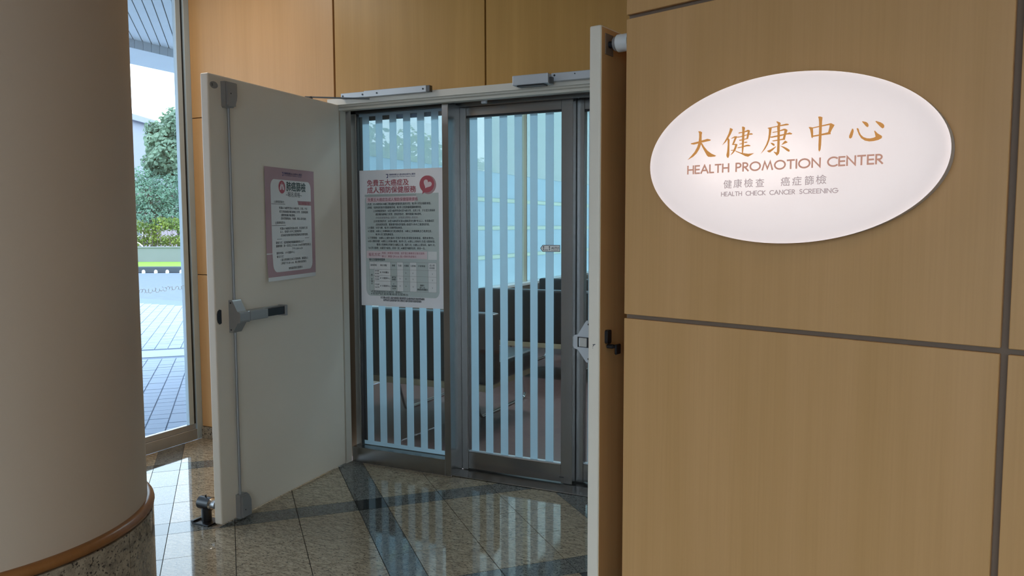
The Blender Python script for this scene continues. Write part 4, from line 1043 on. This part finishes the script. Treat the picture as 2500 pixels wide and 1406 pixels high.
# ---- paving of small stone blocks, same diagonal as the hall floor
S2 = math.sqrt(.5)
def AB2(a, b): return ((a + b) * S2, (a - b) * S2)
pave = structure(MB().prism([(WX - .10, -5), (WX - .10, 11), (-14.6, 11.6), (-20, 6), (-9, -5)], -.134, -.106, 'xy').build('pavement', 'pavejoint'))
MB().prism([AB2(-6, -10.42), AB2(3.0, -10.42), AB2(3.0, -9.90), AB2(-6, -9.90)], -.106, -.0985, 'xy').build('paving_strip', 'strip', pave)
field = MB(); pb = .155; pa = .150; proto = None
for i in range(-42, 22):
    a = -.68 + i * pa
    for j in range(-82, 8):
        b = -6.50 + j * pb
        if b + pb > -10.42 and b < -9.90: continue
        if b < -18: continue
        cx, cy = AB2(a + pa / 2, b + pb / 2)
        if cx > WX - .22 or cy < -4.8 or cy > 10.8 or cx < -16: continue
        if -1.2 < a < -.15 and -10.0 < b < -5.4:
            if proto is None:
                g = .005
                m_ = MB(); m_.prism([AB2(g, g), AB2(pa - g, g), AB2(pa - g, pb - g), AB2(g, pb - g)], -.106, -.099, 'xy')
                proto = m_.build('paver', 'pave', pave); o = proto
            else:
                o = proto.copy(); COL.objects.link(o); o.parent = pave
            x_, y_ = AB2(a, b); o.location = (x_, y_, random.uniform(-.0015, .0015))
        else:
            g = .005
            p_ = [AB2(a + g, b + g), AB2(a + pa - g, b + g), AB2(a + pa - g, b + pb - g), AB2(a + g, b + pb - g)]
            z_ = -.099 + random.uniform(-.0015, .0015)
            lo_ = [field.V((*q, -.106)) for q in p_]; hi_ = [field.V((*q, z_)) for q in p_]
            field.bm.faces.new(hi_)
            for k in range(4): field.bm.faces.new((lo_[k], lo_[(k+1) % 4], hi_[(k+1) % 4], hi_[k]))
tag(field.build('paver_field', 'pave', pave), kind='stuff')

# ---- canopy: diagonal metal slats and a tiled edge beam
canopy = structure(MB().quadbox((-7.72, -6, 3.345), (WX - .09, 7.6, 3.65)).build('ceiling_canopy', 'soffit_gap'), 'white slatted canopy outside the lobby window')
sl = MB()
for k in range(-90, 110):
    a0 = -.764 + k * .0785 + .0045; a1 = a0 + .0785 - .009
    x0, x1 = WX - .10, -7.0
    pts = [(x0, a0 / S2 - x0), (x0, a1 / S2 - x0), (x1, a1 / S2 - x1), (x1, a0 / S2 - x1)]
    pts = clip_poly(clip_poly(pts, 0, 1, 7.55), 0, -1, 5.9)
    if len(pts) < 3: continue
    if -1.8 < a0 < .5:
        MB().prism(pts, 3.317, 3.3445, 'xy').build('slat', 'soffit', canopy)
    else: sl.prism(pts, 3.317, 3.3445, 'xy')
tag(sl.build('slat_field', 'soffit', canopy), kind='stuff')
MB().quadbox((-7.70, -6, 3.228), (-7.012, 7.6, 3.3445)).build('edge_beam', 'soffit', canopy)
tl_ = MB()
for k in range(-55, 74):
    y0 = k * .102
    if 4.4 < y0 < 7.6: MB().quadbox((-7.0125, y0 + .002, 3.228), (-7.0, y0 + .100, 3.317)).build('tile', 'tile', canopy)
    else: tl_.quadbox((-7.0125, y0 + .002, 3.228), (-7.0, y0 + .100, 3.317))
tag(tl_.build('tile_field', 'tile', canopy), kind='stuff')

# ---- kerb, lawn, planter wall
tag(MB(OUT).quadbox((-34, 26.4, -.135), (8, 26.75, .07), .02).build('kerb', 'kerb'), 'dark kerb along the road outside the window', 'kerb')
for k, px in enumerate((352, 382, 410, 444)):
    x = (px - 1250) / 1912.87 * 26.3
    MB(OUT)
    mb = MB(lambda p, x=x: OUT((x + p[0], 26.22 + p[1], -.135 + p[2])))
    mb.lathe([(.055, 0), (.055, .06), (.045, .09), (.028, .108), (.008, .115)], (0, 0), 14)
    o = mb.build('stone_stud', 'stone', None, True)
    tag(o, ['white road stud nearest the column edge', 'second white road stud from the column', 'third white road stud from the column', 'white road stud closest to the window mullion'][k], 'road stud', 'white studs along the kerb')
lawn = tag(MB(OUT).quadbox((-34, 26.76, -.135), (8, 30.5, .06)).build('lawn', 'lawn'), 'strip of bright green lawn below the planter wall', 'grass', kind='stuff')
pl = empty('planter_wall', OUT((-13, 30.5, 0)))
def PLW(p): return OUT(p) - OUT((-13, 30.5, 0))
MB(PLW).quadbox((-34, 30.5, -.135), (2, 30.8, .60)).build('wall', 'concrete', pl)
MB(PLW).quadbox((-34, 30.46, .60), (2, 30.86, .645), .01).build('coping', 'concrete', pl)
tag(pl, 'long low concrete planter wall under the hedge', 'planter')
hose = [((-14.85 + .45 * k / 10), 30.6, .65 + .16 * math.sin(math.pi * k / 10)) for k in range(11)]
tag(MB(OUT).tube(hose, .02, 6).build('hose', 'stone'), 'pale hose looped on top of the planter wall', 'hose')

def foliage(blobs, n, size, seed, aspect=.6):
    """leaf blades scattered over and inside soft blobs; one mesh"""
    rnd = random.Random(seed); v = []; f = []
    tot = sum(b[3] * b[4] for b in blobs)
    for (bx, by, bz, rx, rz) in blobs:
        for _ in range(int(n * rx * rz / tot)):
            while True:
                d = Vector((rnd.gauss(0, 1), rnd.gauss(0, 1), rnd.gauss(0, 1)))
                if d.length > .01: break
            d.normalize(); r = rnd.random() ** .28
            lump = 1 + .16 * math.sin(5 * d.x + bx * 3) * math.sin(4 * d.z + by) + .10 * math.sin(9 * d.y + bz)
            c = Vector((bx + d.x * rx * r * lump, by + d.y * rx * r * lump, bz + d.z * rz * r * lump))
            a = Vector((rnd.gauss(0, 1), rnd.gauss(0, 1), rnd.gauss(0, .6))).normalized()
            nn = (d + Vector((rnd.gauss(0, .6), rnd.gauss(0, .6), rnd.gauss(.4, .6)))).normalized()
            t = (a - nn * a.dot(nn))
            if t.length < .05: continue
            t.normalize(); s = nn.cross(t); L = size * rnd.uniform(.6, 1.25); w = L * aspect * .5
            k = len(v)
            bend = nn * (L * .08)
            v += [c - t * L * .5, c - t * L * .15 + s * w + bend, c + t * L * .2 + s * w * .8 + bend, c + t * L * .55, c + t * L * .2 - s * w * .8 + bend, c - t * L * .15 - s * w + bend]
            f.append((k, k + 1, k + 2, k + 3, k + 4, k + 5))
    return v, f
def tree(name, label, x, y, trunk_h, blobs, n, size, leaf, seed, group, z0=.05, aspect=.7):
    base = OUT((x, y, z0))
    e = empty(name, base)
    rnd = random.Random(seed + 50)
    MB().tube([(0, 0, -.1), (.05, .02, trunk_h * .5), (.0, .05, trunk_h)], [.13, .10, .07], 8).build('trunk', 'bark', e, True)
    br = MB()
    for (bx, by, bz, rx, rz) in blobs:
        for _ in range(3):
            q = Vector((bx + rnd.uniform(-.6, .6) * rx, by + rnd.uniform(-.6, .6) * rx, bz + rnd.uniform(-.3, .6) * rz))
            z_ = trunk_h * rnd.uniform(.55, 1.0)
            p_ = Vector((.02, .03, z_)); mid = (p_ + q) * .5 + Vector((0, 0, .15))
            br.tube([p_, mid, q], [.05, .03, .012], 5)
    br.build('branches', 'bark', e, True)
    v, f = foliage(blobs, n, size, seed, aspect)
    me = bpy.data.meshes.new('foliage'); me.from_pydata([tuple(p) for p in v], [], f); me.materials.append(M[leaf]); me.update()
    tag(link(bpy.data.objects.new('foliage', me), e), kind='stuff')
    return tag(e, label, 'tree', group)
GT = 'trees outside the windows'
def loc(dx, dy, dz, rx, rz):   # blob offsets given across / away / up
    q = CRT * dx + CF * dy
    return (q.x, q.y, dz, rx, rz)
tree('broadleaf_tree', 'tall broad leaved tree rising beside the window mullion', -14.4, 34.0, 3.6,
     [loc(0, 0, 4.3, 1.15, 1.0), loc(.2, .2, 5.6, .95, .85), loc(-.55, 0, 5.0, .75, .65), loc(.9, .3, 5.0, 1.0, 1.0), loc(-.75, -.2, 4.0, .6, .6), loc(.9, 0, 3.6, .9, .9), loc(-.95, .1, 5.55, .38, .3)], 9000, .20, 'leaf1', 1, GT)
tree('fine_leaved_tree', 'feathery bluish green tree growing behind the hedge', -14.9, 32.6, 2.2,
     [loc(0, 0, 2.7, 1.0, .75), loc(-.7, .2, 2.2, .7, .6), loc(.8, .1, 2.9, .9, .7), loc(.2, 0, 1.8, 1.1, .6), loc(-.5, 0, 3.3, .65, .5), loc(1.0, .1, 2.0, .8, .6)], 7500, .13, 'leaf2', 2, GT, aspect=.4)
tree('fine_leaved_tree', 'small feathery tree at the column edge', -16.5, 33.0, 2.0,
     [loc(0, 0, 2.6, .6, .5), loc(.2, 0, 3.1, .4, .4), loc(-.2, 0, 2.0, .6, .5)], 2200, .13, 'leaf2', 4, GT, aspect=.4)
for k, (x, y, h, s, lb) in enumerate(((-5.2, 27.0, 5.3, 11, 'round dark green tree seen high through the left glass stripes'), (-3.2, 26.0, 4.7, 12, 'bright green tree seen through the middle glass stripes'), (-1.7, 28.0, 4.2, 13, 'pale green tree low behind the right end of the striped panel'))):
    tree('leafy_tree', lb, x, y, h * .5, [loc(0, 0, h * .65, 1.25, h * .3), loc(.7, .2, h * .5, 1.0, h * .28), loc(-.7, 0, h * .45, 1.0, h * .3), loc(0, 0, h * .3, 1.3, h * .25)], 4200, .24, 'leaf1' if k != 1 else 'leaf3', s, GT)
hedge = empty('hedge', OUT((-14.5, 31.6, .5)))
rnd = random.Random(5)
st = MB()
for k in range(105):
    x = -23.8 + k * .13 + rnd.uniform(-.05, .05); y = 31.2 + rnd.uniform(0, .5)
    b0 = OUT((x, y, .45)) - OUT((-14.5, 31.6, .5)); 
    st.tube([b0, b0 + Vector((rnd.uniform(-.1, .1), rnd.uniform(-.1, .1), .4)), b0 + Vector((rnd.uniform(-.25, .25), rnd.uniform(-.2, .2), .85))], [.014, .011, .006], 4)
st.build('stems', 'bark', hedge)
blobs = []
for k in range(-14, 20):
    blobs.append(loc(-3.4 + k * .42, rnd.uniform(-.15, .15), .84 + rnd.uniform(-.05, .08) + (.12 if k in (9, 10, 11, 12) else 0), .42, .30))
    blobs.append(loc(-3.4 + k * .42, rnd.uniform(-.15, .15), .36, .40, .26))
v, f = foliage(blobs, 17000, .10, 9, .6)
me = bpy.data.meshes.new('foliage'); me.from_pydata([tuple(p) for p in v], [], f); me.materials.append(M['leaf3']); me.update()
tag(link(bpy.data.objects.new('foliage', me), hedge), kind='stuff')
tag(hedge, 'yellow green clipped hedge on top of the planter', 'hedge')

# ---- far buildings
def building(name, label, x0, x1, y, d, z1, wall, rows, cols, wx0, wx1, seed):
    e = empty(name, OUT(((x0 + x1) / 2, y, -.135)))
    o_ = OUT(((x0 + x1) / 2, y, -.135))
    def XF(p): return OUT(p) - o_
    MB(XF).quadbox((x0, y, -.135), (x1, y + d, z1)).build('wall', wall, e)
    MB(XF).quadbox((x0 - .3, y - .35, z1), (x1 + .45, y + d + .3, z1 + .5)).build('roof_slab', wall, e)
    for r in range(rows):
        zc = z1 - 2.2 - r * 2.6
        if zc < 1: break
        MB(XF).quadbox((x0, y - .06, zc + 1.35), (x1, y, zc + 1.45)).build('band', 'bglass', e)
        for c_ in range(cols):
            xa = wx0 + (wx1 - wx0) * c_ / cols
            w_ = MB(XF).quadbox((xa, y - .05, zc - .8), (xa + (wx1 - wx0) / cols * .72, y - .001, zc + .9)).build('window', 'wallpaint' if wall == 'bwall2' else 'bwall', e)
            MB(XF).quadbox((xa + .08, y - .07, zc - .7), (xa + (wx1 - wx0) / cols * .72 - .08, y - .051, zc + .8)).build('pane', 'bglass', w_)
    return tag(e, label, 'building')
building('tall_building', 'tall pale grey building at the far left of the window view', -44, -32.9, 68, 12, 10.6, 'bwall', 4, 5, -43.5, -33.5, 1)
building('brick_building', 'low brick building glimpsed beside the column behind the trees', -36, -26.2, 58, 8, 3.7, 'bwall2', 1, 6, -35.5, -26.8, 2)

building('sky_blocking_wing', 'added pale building wing cutting the bright sky behind the misted upper panes', -1.3, 16, 40, 8, 9.5, 'bwall', 2, 6, -.5, 15, 3)  # wing added to keep bright sky from burning through the misted panes
